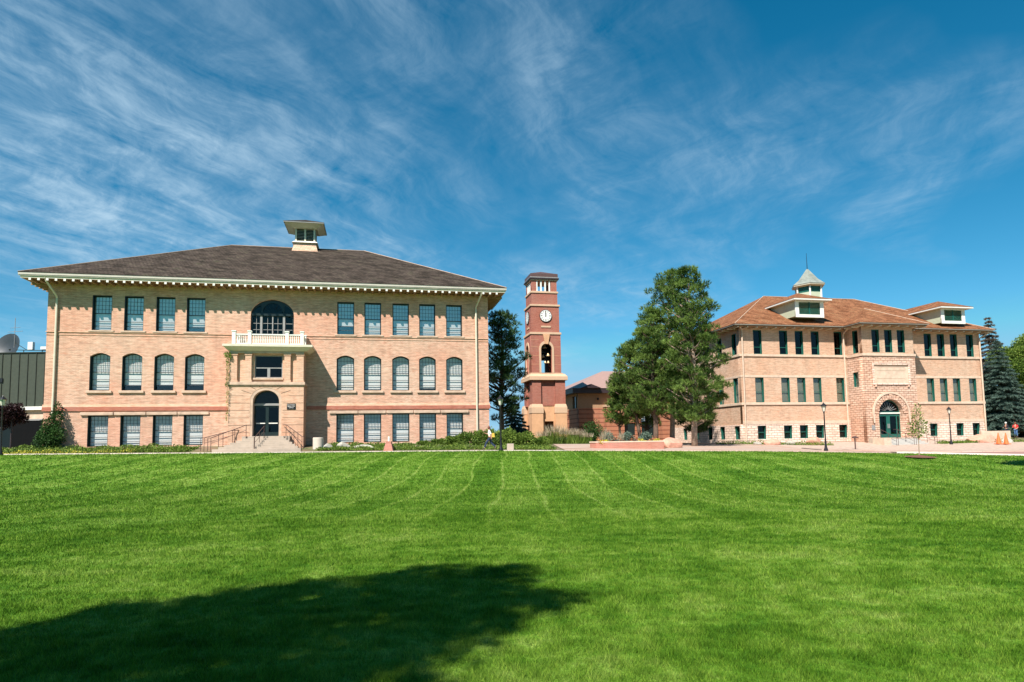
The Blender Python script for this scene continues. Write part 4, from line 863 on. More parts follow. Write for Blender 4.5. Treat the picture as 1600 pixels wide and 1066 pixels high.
ck = clock(None, ''); ck.location = (.2, cv0 - .002, 16.38); ck.rotation_euler = (R_(90), 0, 0)
c2 = clock(None, ''); c2.location = (cx0 + .002, 1.96, 16.38); c2.rotation_euler = (R_(90), 0, R_(-90))
MB().box(-.42, .84, cv0 - .07, cv0 - .002, 14.9, 15.12).build('nameplate', 'tsandL', T); link('nameplate', MB().box(cx0 - .07, cx0 - .002, 1.4, 2.5, 14.9, 15.12).build('x').data, 'tsandL', T)
bpy.data.objects.remove([o for o in COL.objects if o.name.startswith('x')][0])
# bells on dark beams
bf = MB(); bf.box(.45, .52, 1.9, 2.0, 9.1, 13.6); bf.box(.55, 1.0, 2.2, 2.6, 9.1, 12.0)
for z in (13.0, 11.9, 11.5, 10.9): bf.box(sx0 + .4, sx1 - .4, 1.85, 2.0, z, z + .14)
bf.build('bell_frame', 'black', T)
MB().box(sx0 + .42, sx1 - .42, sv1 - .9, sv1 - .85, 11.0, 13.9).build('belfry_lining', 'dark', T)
bell0 = MB().lathe([(0.40, 0), (.36, .06), (.25, .22), (.20, .42), (.12, .52), (.03, .56)], k=14).build('bell', 'bronze', T, smooth=True)
for i, (x, z, s_) in enumerate([(.12, 12.35, .8), (.62, 11.35, .75), (.22, 10.45, .55), (.62, 10.45, .55), (-.1, 11.2, .6)]):
    o = bell0 if i == 0 else bell0.copy()
    if i: COL.objects.link(o)
    o.location = (x, .95, z); o.scale = (s_, s_, s_)

# ---------------------------------------------------------------- annex behind the tower
A = empty('annex_building', (9.45, 92.0, 0.0), YAW, label='low tan block building with dark fascia between clock tower and pines', cat='building')
plate('wall', 'annex', A, rect(0, 32, 5.2, 7.3), [], 0, .4); plate('lower_wall', 'annexr', A, rect(0, 32, -.5, 5.198), [rect(6.6, 8.6, 1.2, 3.0), rect(9.6, 12.2, .2, 5.0)], -.03, .43)
link('side_wall', side_mesh('side_wall', rect(.402, 14, 5.2, 7.3), [rect(.5, 2.6, 5.22, 7.0)], .4, 0), 'annex', A); link('lower_wall', side_mesh('lower_wall', rect(.402, 14, -.5, 5.198), [], .43, -.03), 'annexr', A)
MB().box(.42, .45, .5, 2.6, 5.2, 7.5).build('window', 'glassb' if 0 else 'frame', A)
bl_ = MB().box(6.6, 8.6, .1, .15, 1.2, 3.0).build('window', 'frame', A); MB().box(9.6, 12.2, .2, .25, .2, 3.2).build('door', 'frame', A)
mb = MB()
for i in range(7): mb.box(9.6, 12.2, .05, .2, 3.3 + .25 * i, 3.42 + .25 * i)
mb.build('louvre', 'white', A)
_b = MB().box(3.8, 6.5, -1.2, -.035, -.5, 5.3).box(12.3, 15, -1.2, -.035, -.5, 5.3)
pieces(_b, 'buttress', 'annexr', A); pieces(MB().box(3.7, 6.6, -1.3, -.032, 5.302, 5.6).box(12.2, 15.1, -1.3, -.032, 5.302, 5.6), 'coping', 'tsandL', A)
MB().box(-1.1, 33, -1.1, .0, 7.302, 7.98).box(-1.1, 0, 0, 15, 7.302, 7.98).build('fascia', 'fascia', A)
MB().frus((-1.2, 33.1, -1.2, 15.2, 7.982), (6.3, 25.5, 6.9, 7.1, 11.3)).build('roof', 'pinkroof', A)
MB().prism([(0, 7.99), (3.0, 7.99), (1.5, 8.55)], -1.6, .5).build('gablet', 'fascia', A)
MB().lathe([(.05, 0), (.16, .1), (.16, .3), (.05, .35)], (4.5 - 1.6, -.35, 6.3), 8).build('wall_lamp', 'black', A)

# ---------------------------------------------------------------- metal building at the far left, with its roof gear
K = empty('metal_clad_building', (-75.0, 75.0, 0.0), 0, label='olive ribbed metal building behind the schoolhouse at the left', cat='building')
MB().box(-20, 40, 0, 20, 5.6, 11.95).build('metal_cladding', 'olive', K)
mb = MB()
for i in range(60): mb.box(-20 + i, -19.93 + i, -.07, -.002, 5.6, 11.9)
mb.build('standing_seam', 'seam', K); MB().box(-20.1, 40.1, -.12, 20.1, 11.952, 12.05).build('roof_edge', 'seam', K)
MB().box(-20, 40, -.3, 20, 5.2, 5.598).build('white_band', 'white', K); MB().box(-20, 40, .1, 20, -.5, 5.198).build('lower_wall', 'pale', K)
text('lettering', 'ELECTRICAL', .5, 'greyframe', K, (18.2, .09, 3.35), spacing=1)
MB().box(12.0, 15.2, -.12, -.002, 8.5, 9.0).build('vent', 'black', K)
sd = MB().lathe([(0.25, -.62), (1.2, -.45), (2.0, 0.0), (2.03, 0.0), (1.3, -.5), (.2, -.7)][::-1], k=28).build('satellite_dish', 'black', loc=(-63.3, 79.5, 13.3), smooth=True, label='dark satellite dish on the metal building roof', cat='satellite dish')
sd.data.materials.clear(); sd.data.materials.append(plain('dish_grey', (.03, .038, .045), .5)); sd.rotation_euler = (R_(72), 0, R_(-12))
MB().tube([(0, 0, -.5), (.0, 1.0, -1.5)], .07, 6).build('mount', 'seam', sd)
tag(MB().tube([(-62.6, 80, 12.0), (-62.6, 80, 17.2)], .035, 5).tube([(-63.5, 80, 15.4), (-61.6, 80, 15.5)], .03, 5).tube([(-63.2, 80, 15.9), (-61.9, 80, 16.0)], .02, 4).build('antenna', 'greyframe'), 'thin rooftop antenna mast with crossbars behind the satellite dish', 'antenna')
eq = MB().tube([(-61.6, 79, 12.95), (-55.6, 79, 12.75)], .05, 5).tube([(-60.6, 79, 12.05), (-60.6, 79, 12.95)], .05, 5).tube([(-58.3, 79, 12.05), (-58.3, 79, 12.9)], .05, 5).tube([(-55.7, 79, 12.05), (-55.7, 79, 12.9)], .05, 5).tube([(-61.8, 79, 13.9), (-60.2, 79, 12.9)], .04, 5).build('equipment_rack', 'seam', label='thin steel pipe rack with white boxes on the metal building roof', cat='roof equipment')
MB().box(-60.0, -59.4, 78.8, 79.2, 12.95, 13.9).box(-58.4, -57.0, 78.8, 79.3, 12.95, 13.3).build('unit', 'white', eq)
D_ = empty('dumpster_enclosure', (-45.0, 58.0, gz(-45, 58)), 0, label='black steel enclosure with pale top rail left of the schoolhouse', cat='enclosure')
MB().box(-3.4, 2.7, 0, 3.5, -.1, 2.45).build('body', 'dark', D_); MB().box(-3.45, 2.75, -.05, 3.55, 2.452, 2.6).build('top_rail', 'greyframe', D_)
MB().box(-1.3, -.25, -.06, -.002, .1, 2.3).box(-2.5, -1.4, -.06, -.002, .1, 2.3).build('panel', plain('slate_panel', (.008, .016, .018), .8, spec=.1), D_); MB().box(-1.2, -.4, -.09, -.003, 2.47, 2.75).build('sign', 'redshirt', D_)

# ---------------------------------------------------------------- lamps
def lamp(loc, h, label):
    L_ = empty('street_lamp', loc, 0, label=label, cat='street lamp', group='black post lamps beside the paths')
    MB().lathe([(0.16, -.1), (.16, .1), (.11, .25), (.075, .5), (.055, 1.0), (.045, h - .85), (.07, h - .8), (.05, h - .76), (.09, h - .68)], k=12).build('post', 'black', L_, smooth=True)
    g = MB().lathe([(0.11, h - .66), (.2, h - .26)], k=8).build('lantern', 'lampglass', L_); mb = MB()
    for i in range(4):
        a = math.pi * i / 2 + .4; mb.tube([(.115 * math.cos(a), .115 * math.sin(a), h - .67), (.21 * math.cos(a), .21 * math.sin(a), h - .25)], .012, 4)
    mb.build('cage', 'black', g); MB().lathe([(.27, h - .26), (.22, h - .2), (.09, h - .07), (.04, h), (.01, h + .06)], k=12).build('cap', 'black', L_); return L_
lamp((-0.88, 47.3, gz(-.88, 47.3)), 4.05, 'black post lamp in front of the bushes right of the schoolhouse')
lamp((25.1, 51.7, gz(25.1, 51.7) + .05), 3.85, 'black post lamp in front of the left wing of the stone hall')
lamp((46.6, 68.5, gz(46.6, 68.5)), 4.0, 'black post lamp right of the stone hall entrance steps')
lamp((-35.75, 44.9, gz(-35.75, 44.9)), 4.15, 'black post lamp at the far left edge before the plum tree')

# ---------------------------------------------------------------- trees
def trunk_mesh(pts, rs, limbs):
    mb = MB(); mb.tube(pts, rs, 9)
    for a, b, r in limbs:
        a = Vector(a); b = Vector(b); mid = a.lerp(b, .5) + Vector((0, 0, -(b - a).length * .06)); mb.tube([a, mid, b], [r, r * .65, r * .25], 5)
    return mb
def needle_crown(E_, cl, tuft, csize, needle, mtl):
    Vs, Fs, Ts = [], [], []; off = 0
    for c, s_ in cl:
        nt_ = int(tuft * (s_ / csize) ** 1.5) + 6
        d = rdir(nt_); d[:, 2] = d[:, 2] * .75 + .12; P = np.array(c) + d * s_ * (rng.random(nt_) ** .45)[:, None] * np.array([1, 1, .62])
        base_t = rng.random() * .6 - .1
        nn = 8; PP = np.repeat(P, nn, 0); DD = np.repeat(d + np.array([0, 0, .55]), nn, 0) + rdir(nt_ * nn) * .65; DD /= np.linalg.norm(DD, axis=1)[:, None]
        L_ = needle * (.6 + .7 * rng.random(len(PP))); W_ = np.full(len(PP), needle * .14); tt = np.repeat(base_t + rng.random(nt_) * .5, nn)
        v, f_, t_ = blades(PP, DD, L_, W_, tt); Vs.append(v); Fs.append(f_ + off); Ts.append(t_); off += len(v)
    npmesh('crown', np.concatenate(Vs), np.concatenate(Fs), mtl, E_, tint=np.concatenate(Ts));
def pine(name, base, h, prof, label, seed, mtl='pine', bark='bark', nclump=150, lean=(0, 0), tr=.28, tuft=34, group=None, cat='tree', needle=.30, csize=.50, lobe=.22):
    """prof: list of (fraction of height, radius)"""
    global rng; rng = np.random.default_rng(seed); rnd = random.Random(seed)
    fz = [p[0] for p in prof]; fr_ = [p[1] for p in prof]
    E_ = empty(name, base, 0, label=label, cat=cat, group=group)
    top = Vector((lean[0], lean[1], h * .96)); tp = [Vector((lean[0] * t ** 1.3 + .12 * math.sin(t * 7 + seed), lean[1] * t, h * .96 * t - .2)) for t in np.linspace(0, 1, 9)]
    cl = []; limbs = []
    while len(cl) < nclump:
        f = fz[0] + (fz[-1] - fz[0]) * rnd.random(); R0 = np.interp(f, fz, fr_)
        if rnd.random() > (R0 / max(fr_)) ** .8 + .12: continue
        a = rnd.random() * 2 * math.pi; lob = 1 + lobe * math.sin(a * 3 + seed + f * 9) + .12 * math.sin(a * 5 + f * 21)
        rr = R0 * lob * (rnd.random() ** .45); t = f; c = Vector((lean[0] * t ** 1.3 + rr * math.cos(a), lean[1] * t + rr * math.sin(a), f * h + rr * .12))
        cl.append((c, csize * (.7 + .6 * rnd.random()) * (.75 + .25 * min(1, R0 / 1.5))))
        if rr > .8 and rnd.random() < .45: zz_ = max(h * fz[0] * .85, c.z - rr * .45 - .3); tt = zz_ / h; limbs.append(((lean[0] * tt ** 1.3, lean[1] * tt, zz_), tuple(c), .05 + .02 * rr))
    trunk_mesh(tp, [tr * (1 - .86 * t) for t in np.linspace(0, 1, 9)], limbs).build('trunk', bark, E_, smooth=True)
    needle_crown(E_, cl, tuft, csize, needle, mtl); return E_
def spruce(name, base, h, r, label, seed, mtl='spruce', dens=1.0, cb=.06, group=None, cat='tree'):
    global rng; rng = np.random.default_rng(seed); rnd = random.Random(seed)
    E_ = empty(name, base, 0, label=label, cat=cat, group=group)
    Ps, Ds, limbs = [], [], []; z = h * cb
    while z < h * .985:
        R0 = r * (1 - z / h) ** .85 + .12; nb = max(5, int((7 + R0 * 3) * dens))
        for i in range(nb):
            a = rnd.random() * 6.283; l = R0 * (.75 + .35 * rnd.random()); tip = Vector((math.cos(a) * l, math.sin(a) * l, z - .22 * l + .05)); st = Vector((0, 0, z + .1)); limbs.append((tuple(st), tuple(tip), .02 + .012 * l))
            n = int(26 * l / 1.0 * dens) + 8; t = rng.random(n) ** .7; side = np.array([-math.sin(a), math.cos(a), 0])
            P = np.array(st)[None] + (np.array(tip) - np.array(st))[None] * t[:, None] + side[None] * ((rng.random(n) - .5) * .55 * l * (1.15 - t))[:, None]; P[:, 2] -= rng.random(n) * .10
            D = np.array([math.cos(a), math.sin(a), -.1])[None] + rdir(n) * .8 + np.array([0, 0, -.15]); Ps.append(P); Ds.append(D)
        z += .26 + .10 * rnd.random() + .012 * h
    P = np.concatenate(Ps); D = np.concatenate(Ds); nn = 5; P = np.repeat(P, nn, 0) + rdir(len(P) * nn) * .07; D = np.repeat(D, nn, 0) + rdir(len(P)) * .5; D /= np.linalg.norm(D, axis=1)[:, None]
    v, f_, t_ = blades(P, D, .26 * (.6 + .6 * rng.random(len(P))), np.full(len(P), .055), rng.random(len(P)))
    trunk_mesh([(0, 0, -.2), (0, 0, h * .5), (0, 0, h * .99)], [.02 * h, .012 * h, .01], limbs).build('trunk', 'bark', E_); npmesh('crown', v, f_, mtl, E_, tint=t_); return E_
def leafy(name, base, blobs, nleaf, size, mtl, label, seed, trunk=None, group=None, cat='tree', up_=0.2, dark=False):
    """blobs: (x,y,z,rx,ry,rz) clumps of leaves"""
    global rng; rng = np.random.default_rng(seed); Vs = []
    vol = np.array([b[3] * b[4] * b[5] for b in blobs]) ** .8; vol /= vol.sum(); Ps, Ds, Tt = [], [], []
    for b, w_ in zip(blobs, vol):
        n = int(nleaf * w_) + 5; d = rdir(n); rr = rng.random(n) ** .38; bump = 1 + .22 * np.sin(d[:, 0] * 5 + b[0] * 3) * np.cos(d[:, 1] * 6 + b[1])
        Ps.append(np.array(b[:3]) + d * (rr * bump)[:, None] * np.array(b[3:6])); Ds.append(d + rdir(n) * .9 + np.array([0, 0, up_])); Tt.append(np.clip(rng.random(n) * .7 + rng.random() * .35, 0, 1))
    P = np.concatenate(Ps); D = np.concatenate(Ds); D /= np.linalg.norm(D, axis=1)[:, None]; n = len(P)
    v, f_, t_ = leaves(P, D, size * (.6 + .8 * rng.random(n)), size * .55 * (.6 + .8 * rng.random(n)), np.concatenate(Tt))
    if trunk:
        E_ = empty(name, base, 0, label=label, cat=cat, group=group); trunk.build('trunk', 'fascia' if dark else 'barkL', E_); npmesh('crown', v, f_, mtl, E_, tint=t_)
    else:
        E_ = npmesh(name, v, f_, mtl, None, tint=t_, loc=base, label=label, cat=cat, group=group)
    return E_
G = lambda x, y, d=0: (x, y, gz(x, y) + d)
# pine between schoolhouse and tower
pine('pine_tree', G(-1.0, 64.5), 13.6, [(.14, .6), (.24, 2.2), (.42, 3.1), (.6, 2.7), (.8, 1.9), (.93, 1.2), (1.0, .5)], 'tall bluish pine between the schoolhouse and the clock tower', 3, 'pineB', nclump=200, tr=.30, tuft=30)
# clump of pines left of the hall
PG = 'pines clustered beside the stone hall'
pine('pine_tree', G(16.9, 59.5), 16.6, [(.13, 1.4), (.28, 2.7), (.48, 2.6), (.68, 2.35), (.85, 2.0), (.95, 1.4), (1.0, .7)], 'tallest pine of the cluster, nearest the stone hall', 11, nclump=280, lobe=.24, tuft=38, tr=.30, bark='barkL', group=PG)
pine('pine_tree', G(16.5, 66.5), 18.0, [(.16, 1.4), (.35, 2.8), (.5, 3.2), (.75, 2.6), (.93, 1.9), (1.0, .8)], 'tall pine standing just behind the tallest pine of the cluster', 12, nclump=260, lean=(.2, 0), group=PG, bark='barkL')
pine('pine_tree', G(13.8, 62.5), 13.4, [(.22, 1.2), (.35, 2.3), (.55, 2.5), (.75, 2.1), (.92, 1.4), (1.0, .7)], 'middle sized pine in the centre of the cluster behind the boulder', 13, nclump=200, lobe=.32, lean=(.2, 0), group=PG)
pine('pine_tree', G(13.1, 66.5), 10.2, [(.27, 1.1), (.42, 2.1), (.6, 2.1), (.85, 1.4), (1.0, .6)], 'short leaning pine behind the raised flower planter', 14, nclump=150, lean=(-1.0, 0), group=PG, tr=.22)
pine('pine_tree', G(11.5, 68.5), 6.6, [(.30, .8), (.45, 1.5), (.65, 1.4), (1.0, .5)], 'smallest pine at the left end of the cluster', 15, nclump=90, group=PG, tr=.16, csize=.5)
pine('pine_tree', G(18.9, 66.8), 10.5, [(.12, 1.6), (.3, 2.2), (.6, 2.0), (.85, 1.3), (1.0, .6)], 'low dark pine against the side wall of the stone hall', 16, nclump=150, group=PG, tr=.2)
pine('pine_tree', G(15.3, 73.0), 13.0, [(.14, 1.5), (.35, 2.5), (.6, 2.2), (.85, 1.4), (1.0, .6)], 'rearmost pine in the shade of the cluster', 17, nclump=160, group=PG, tr=.26)
spruce('spruce_tree', G(.25, 73.5), 5.0, 2.2, 'small young spruce behind the bushes left of the clock tower', 21)
spruce('spruce_tree', G(61.3, 80.5), 12.4, 4.3, 'tall blue spruce just right of the stone hall', 22, dens=1.2, cb=.10)
spruce('spruce_tree', G(66.8, 84.5), 10.4, 5.2, 'broad blue spruce at the right edge behind the two people', 23, dens=1.15, cb=.12)
spruce('spruce_tree', G(67.3, 89.5), 17.0, 4.4, 'tall spruce with dry brownish top behind the blue spruces', 24, 'sprucebrown', dens=.95, cb=.35)
def bloblist(seed, n, c, R3, r):
    rd_ = random.Random(seed); L_ = []
    while len(L_) < n:
        p = [rd_.uniform(-1, 1) for _ in range(3)]
        if sum(q * q for q in p) > 1: continue
        s_ = r * (.7 + .6 * rd_.random()); L_.append((c[0] + p[0] * R3[0], c[1] + p[1] * R3[1], c[2] + p[2] * R3[2], s_, s_, s_ * .8))
    return L_
tk = MB().tube([(0, 0, -.3), (.1, 0, 4), (.3, 0, 8), (0, 0, 13)], [.4, .3, .2, .06], 8)
for i in range(9): a = i * 2.4; tk.tube([(0.1, 0, 4 + i * .7), (2.6 * math.cos(a), 2.6 * math.sin(a), 7 + i * .8)], [.12, .03], 5)
leafy('maple_tree', G(67.6, 82.0), bloblist(5, 60, (0, 0, 9.8), (5.0, 3.6, 4.0), 1.2), 42000, .26, 'leaf', 'broad bright green leafy tree at the right edge above the two people', 31, tk)
# trees outside the frame whose shadows fall across the lawn
# pine behind the viewer, left: unseen, its crown shaped to cast the shadow outline SH
SH = [(-4.54, 5.79), (-4.44, 6.46), (-3.95, 6.95), (-3.85, 6.62), (-3.49, 7.0), (-2.95, 7.72), (-2.9, 7.3), (-2.36, 7.91), (-1.87, 7.81), (-1.49, 8.22), (-0.62, 8.84), (-0.9, 8.36), (-0.35, 8.28), (0.1, 8.55), (0.25, 8.3), (0.82, 8.14), (0.02, 7.80), (1.0, 7.42), (-0.12, 7.22), (1.02, 6.74), (0.40, 6.42), (0.55, 6.2), (0.15, 5.95), (-0.03, 5.64), (-0.32, 5.0), (-0.47, 4.52)] + [(-1.3, 2.2), (-4.0, 0.5), (-9.0, 1.5), (-8.5, 4.0)]
def inside(x, y, P):
    c = False
    for i in range(len(P)):
        (x0, y0), (x1, y1) = P[i - 1], P[i]
        if (y0 > y) != (y1 > y) and x < (x1 - x0) * (y - y0) / (y1 - y0) + x0: c = not c
    return c
rs = random.Random(77); rng = np.random.default_rng(77); cl = []; limbs = []
E_ = empty('pine_tree', G(-8.0, -3.2), 0, label='tall spreading pine behind the photographer shading the front lawn', cat='tree')
ex, ey, ez = E_.location
while len(cl) < 1150:
    x, y = rs.uniform(-9, 1.2), rs.uniform(.4, 9)
    if not inside(x, y, SH): continue
    if ((x + .75) / .38) ** 2 + ((y - 6.75) / .13) ** 2 < 1 or ((x + .1) / .33) ** 2 + ((y - 6.25) / .12) ** 2 < 1 or ((x + 2.2) / .3) ** 2 + ((y - 5.6) / .12) ** 2 < 1: continue
    edge = any(not inside(x + a, y + b, SH) for a, b in ((.38, 0), (-.3, 0), (0, .33), (0, -.33)))
    sc_ = x * .44 + y * .9; z = 3.2 + (sc_ + 3) * .78 + rs.uniform(-1.0, 1.0)
    cl.append((Vector((x - .3834 * (z + .87) - ex, y - .7855 * (z + .87) - ey, z - ez)), .11 if edge else rs.uniform(.26, .40)))
    if len(cl) % 9 == 0: c_ = cl[-1][0]; zz_ = max(2.5, c_.z - 2.2); limbs.append(((c_.x * .15, c_.y * .15, zz_), tuple(c_), .09))
trunk_mesh([(0, 0, -.2), (.2, .1, 4), (.6, .2, 8), (1.4, .4, 11.5)], [.36, .28, .18, .05], limbs).build('trunk', 'bark', E_, smooth=True)
needle_crown(E_, cl, 40, .4, .17, 'pine')
leafy('maple_tree', G(23.9, 22.4), bloblist(8, 46, (0, 0, 13.0), (2.4, 3.4, 2.6), .85), 30000, .3, 'leaf', 'leafy tree beyond the right edge shading the lawn corner', 42, MB().tube([(0, 0, -.3), (0, 0, 13.5)], [.28, .08], 8))
# plum tree and climbing bush at the left
leafy('plum_tree', G(-38.6, 50.2), bloblist(6, 16, (-1.0, 0, 2.7), (1.1, 1.0, .75), .5), 6500, .16, 'plum', 'dark purple leaved plum tree at the left edge', 43, MB().tube([(-.6, 0, -.2), (-.6, 0, 2.9)], [.07, .04], 6), dark=True)
def loc2w(u, v, z, O=HL): return (O[0] + u * math.cos(YAW) - v * math.sin(YAW), O[1] + u * math.sin(YAW) + v * math.cos(YAW), z)
x, y, z = loc2w(-15.9, -.75, 0); z = gz(x, y)
leafy('climbing_bush', (x, y, z), [(-.2, 0, .5, 1.05, .6, .7), (.2, 0, 1.1, .9, .6, .8), (-.15, .1, 1.8, .6, .5, .7), (.3, .2, 2.4, .45, .4, .7), (.3, .3, 3.2, .2, .3, .5), (-.6, .1, 1.0, .5, .4, .6)], 5200, .15, 'leafD', 'dense green bush climbing the left corner of the schoolhouse', 44, cat='bush')
x, y, z = loc2w(-2.6, PF - .12, 0)
leafy('ivy', (x, y, 0), [(0, 0, 8.0, .28, .2, .28), (-.02, 0, 7.2, .10, .1, .55), (0, 0, 6.3, .08, .08, .5), (0, 0, 5.6, .16, .12, .22), (.02, 0, 4.6, .06, .06, .8), (.0, 0, 3.2, .05, .05, .6)], 900, .10, 'leaf', 'thin strand of ivy climbing the left corner of the porch', 45, cat='climbing plant')
# bushes right of the facade
rd_ = random.Random(4)
bush = [(-7.6, 54.6, .45, .35), (-6.3, 54.9, .7, .5), (-5.0, 55.2, .8, .75), (-3.7, 55.0, 1.0, 1.1), (-2.3, 54.8, 1.0, 1.3), (-.7, 55.2, 1.05, 1.35), (.9, 55.8, 1.0, 1.15), (2.3, 56.0, .8, .75)]
bl2 = ['lowest', 'second lowest', 'wide low', 'mid height', 'tall', 'tallest', 'full rounded', 'last']
wh = ['beneath the fourth basement window', 'beneath the last basement window of the schoolhouse', 'at the foot of the right downpipe', 'in front of the schoolhouse right corner', 'behind the walking man', 'behind the lamp post', 'left of the small concrete block', 'at the left foot of the tower grasses']
for i, (x, y, r, hh) in enumerate(bush):
    leafy('bush', G(x, y), [(0, 0, hh * .45, r, r * .8, hh * .55), (r * .4, .1, hh * .75, r * .55, r * .5, hh * .4), (-r * .45, 0, hh * .65, r * .5, r * .5, hh * .4)], 2300, .17, 'leaf', '%s bright green bush %s' % (bl2[i], wh[i]), 60 + i, group='bushes along the right end of the schoolhouse', cat='bush')
leafy('bush', G(10.6, 85.5), [(0, 0, 1.4, 1.6, 1.0, 1.5), (.5, 0, .8, 1.6, 1, .9)], 3000, .2, 'leafD', 'dark bush in the shade against the annex wall', 70, cat='bush')
# ground cover strips
def cover(name, pts, n, hmax, mtl, label, seed, size=.13, blade=False):
    """pts: list of (x,y,halfwidth) line to scatter along"""
    global rng; rng = np.random.default_rng(seed); t = rng.random(n) * (len(pts) - 1); i = t.astype(int); f = t - i; A_ = np.array(pts); Q = A_[i] * (1 - f)[:, None] + A_[i + 1] * f[:, None]
    x = Q[:, 0]; y = Q[:, 1] + (rng.random(n) * 2 - 1) * Q[:, 2]; cl = .55 + .45 * np.sin(x * 2.1 + seed) * np.cos(y * 2.7 + x * .9)
    z = ground_z(x, y) + rng.random(n) ** 1.3 * hmax * cl; D = rdir(n); D[:, 2] = np.abs(D[:, 2]) + .25; D /= np.linalg.norm(D, axis=1)[:, None]
    if blade: z = ground_z(x, y); D = rdir(n) * .35 + [0, 0, 1]; v, f_, t_ = blades(np.stack([x, y, z], 1), D, hmax * (.5 + .5 * rng.random(n)) * cl, np.full(n, size * .25), rng.random(n))
    else: v, f_, t_ = leaves(np.stack([x, y, z], 1), D, size * (.6 + .8 * rng.random(n)), size * .6 * np.ones(n), rng.random(n))
    return npmesh(name, v, f_, mtl, None, tint=t_, label=label, cat='plants', kind='stuff')
cover('ground_cover', [(-45, 49.2, .5), (-38, 49.6, .7), (-30, 50.2, 1.2), (-25.3, 50.9, 1.1)], 15000, .42, 'leaf', 'low green ground cover below the left schoolhouse windows', 81)
cover('yellow_flowers', [(-41, 48.8, .35), (-36, 49.0, .4), (-29, 49.4, .4)], 1500, .35, 'yel', 'small yellow flowers in the left garden bed', 82, .1)
cover('ground_cover', [(-16, 53.0, .7), (-12, 54.0, 1.0), (-6, 54.6, 1.2), (3.2, 54.0, 1.5)], 12000, .34, 'leaf', 'low mixed plants below the right schoolhouse windows', 83)
cover('ground_cover', [(-15.5, 51.3, .7), (-10, 51.7, .9), (-4, 51.9, 1.0), (3.4, 51.8, 1.2)], 11000, .30, 'leaf', 'low green edging plants along the path right of the steps', 87)
cover('dry_grass', [(-13, 52.3, .5), (-9, 52.8, .6), (-4, 53.0, .5), (1.0, 52.8, .5)], 5000, .32, 'plume', 'dry tufts of grass at the edge of the right bed', 84, .16, True)
cover('weeds', [(21, 66.5, .5), (28, 68, .6), (34, 68.6, .6)], 2600, .45, 'leaf', 'scattered weeds between the boulders by the hall', 85)
cover('weeds', [(46, 69.6, .5), (52, 71.0, .7), (70, 72, 1.5)], 5000, .4, 'leaf', 'grass and weeds at the foot of the hall right end', 86)
def grassclump(x, y, h, r, n, label, seed, plumes=True):
    global rng; rng = np.random.default_rng(seed); E_ = empty('ornamental_grass', G(x, y), 0, label=label, cat='grass clump', group='ornamental grasses around the clock tower base')
    P = np.zeros((n, 3)); P[:, :2] = rng.normal(size=(n, 2)) * r * .3; D = rdir(n) * .45 + [0, 0, 1]; D /= np.linalg.norm(D, axis=1)[:, None]; v, f_, t_ = blades(P, D, h * (.5 + .5 * rng.random(n)), np.full(n, .035), rng.random(n)); npmesh('leaf_blade', v, f_, 'leaf', E_, tint=t_)
    if plumes:
        k_ = n // 3; P2 = P[:k_] + D[:k_] * h * .7; v, f_, t_ = blades(P2, D[:k_], h * .45 * np.ones(k_), np.full(k_, .05), rng.random(k_)); npmesh('plume', v, f_, 'plume', E_, tint=t_)
for i, (x, y, h, r, lb) in enumerate([(3.2, 66.5, 1.3, 1.0, 'small grass clump left of the tower base'), (4.3, 66.2, 1.9, 1.0, 'tall plumed grass clump before the tower left pier'), (5.4, 67.0, 1.6, 1.2, 'plumed grass clump just left of the tower doorway'), (6.5, 66.6, 1.5, 1.3, 'wide silvery grass clump before the tower doorway'), (7.7, 67.4, 1.1, .9, 'short green grass clump right of the tower doorway')]): grassclump(x, y, h, r, 420, lb, 90 + i)
# raised planter
PL = empty('brick_planter', G(9.6, 53.4), 0, label='low curved red brick planter in front of the pines', cat='planter')
def planter_ring(r, z0, z1, t):
    o_, i_ = [], []
    out_ = [(-3.1, .9), (-2.7, .2), (-1.5, -.35), (0, -.6), (1.6, -.85), (2.7, -1.0), (2.8, 2.0), (1.0, 2.6), (-1.5, 2.3), (-2.8, 1.7)]
    c = (0, .6); s0, s1 = r, r - t; n = len(out_); vs = []
    for s_, z in ((s0, z0), (s0, z1), (s1, z1), (s1, z0)): vs += [(c[0] + (x - c[0]) * s_, c[1] + (y - c[1]) * s_, z) for x, y in out_]
    return vs, [(a * n + j, a * n + (j + 1) % n, ((a + 1) % 4) * n + (j + 1) % n, ((a + 1) % 4) * n + j) for a in range(4) for j in range(n)], out_
vs, fs, out_ = planter_ring(1.0, -.3, .56, .1); MB().add(vs, fs).build('wall', 'redbrick', PL)
vs, fs, _o = planter_ring(1.02, .562, .66, .14); MB().add(vs, fs).build('coping', 'pale', PL)
MB().add([(x * .92, .6 + (y - .6) * .92, .5) for x, y in out_], [tuple(range(len(out_)))]).build('soil', 'mulch', PL)
px_, py_, pz_ = PL.location
def pl_plants(name, x0, x1, y0, y1, n, h, mtl, lab, seed, size=.12, blade=False):
    global rng; rng = np.random.default_rng(seed); P = np.stack([x0 + (x1 - x0) * rng.random(n) + px_, py_ + y0 + (y1 - y0) * rng.random(n), np.full(n, pz_ + .5)], 1); cl = .6 + .4 * np.sin(P[:, 0] * 4 + seed)
    if blade: D = rdir(n) * .4 + [0, 0, 1]; v, f_, t_ = blades(P, D, h * (.5 + .5 * rng.random(n)) * cl, np.full(n, .04), rng.random(n))
    else: P[:, 2] += rng.random(n) * h * cl; v, f_, t_ = leaves(P, rdir(n), size * np.ones(n), size * .6 * np.ones(n), rng.random(n))
    npmesh(name, v, f_, mtl, None, tint=t_, label=lab, cat='flowers', kind='stuff')
pl_plants('planter_foliage', -2.2, 2.2, .3, 1.9, 5500, .95, 'sageleaf', 'grey green foliage filling the brick planter', 101)
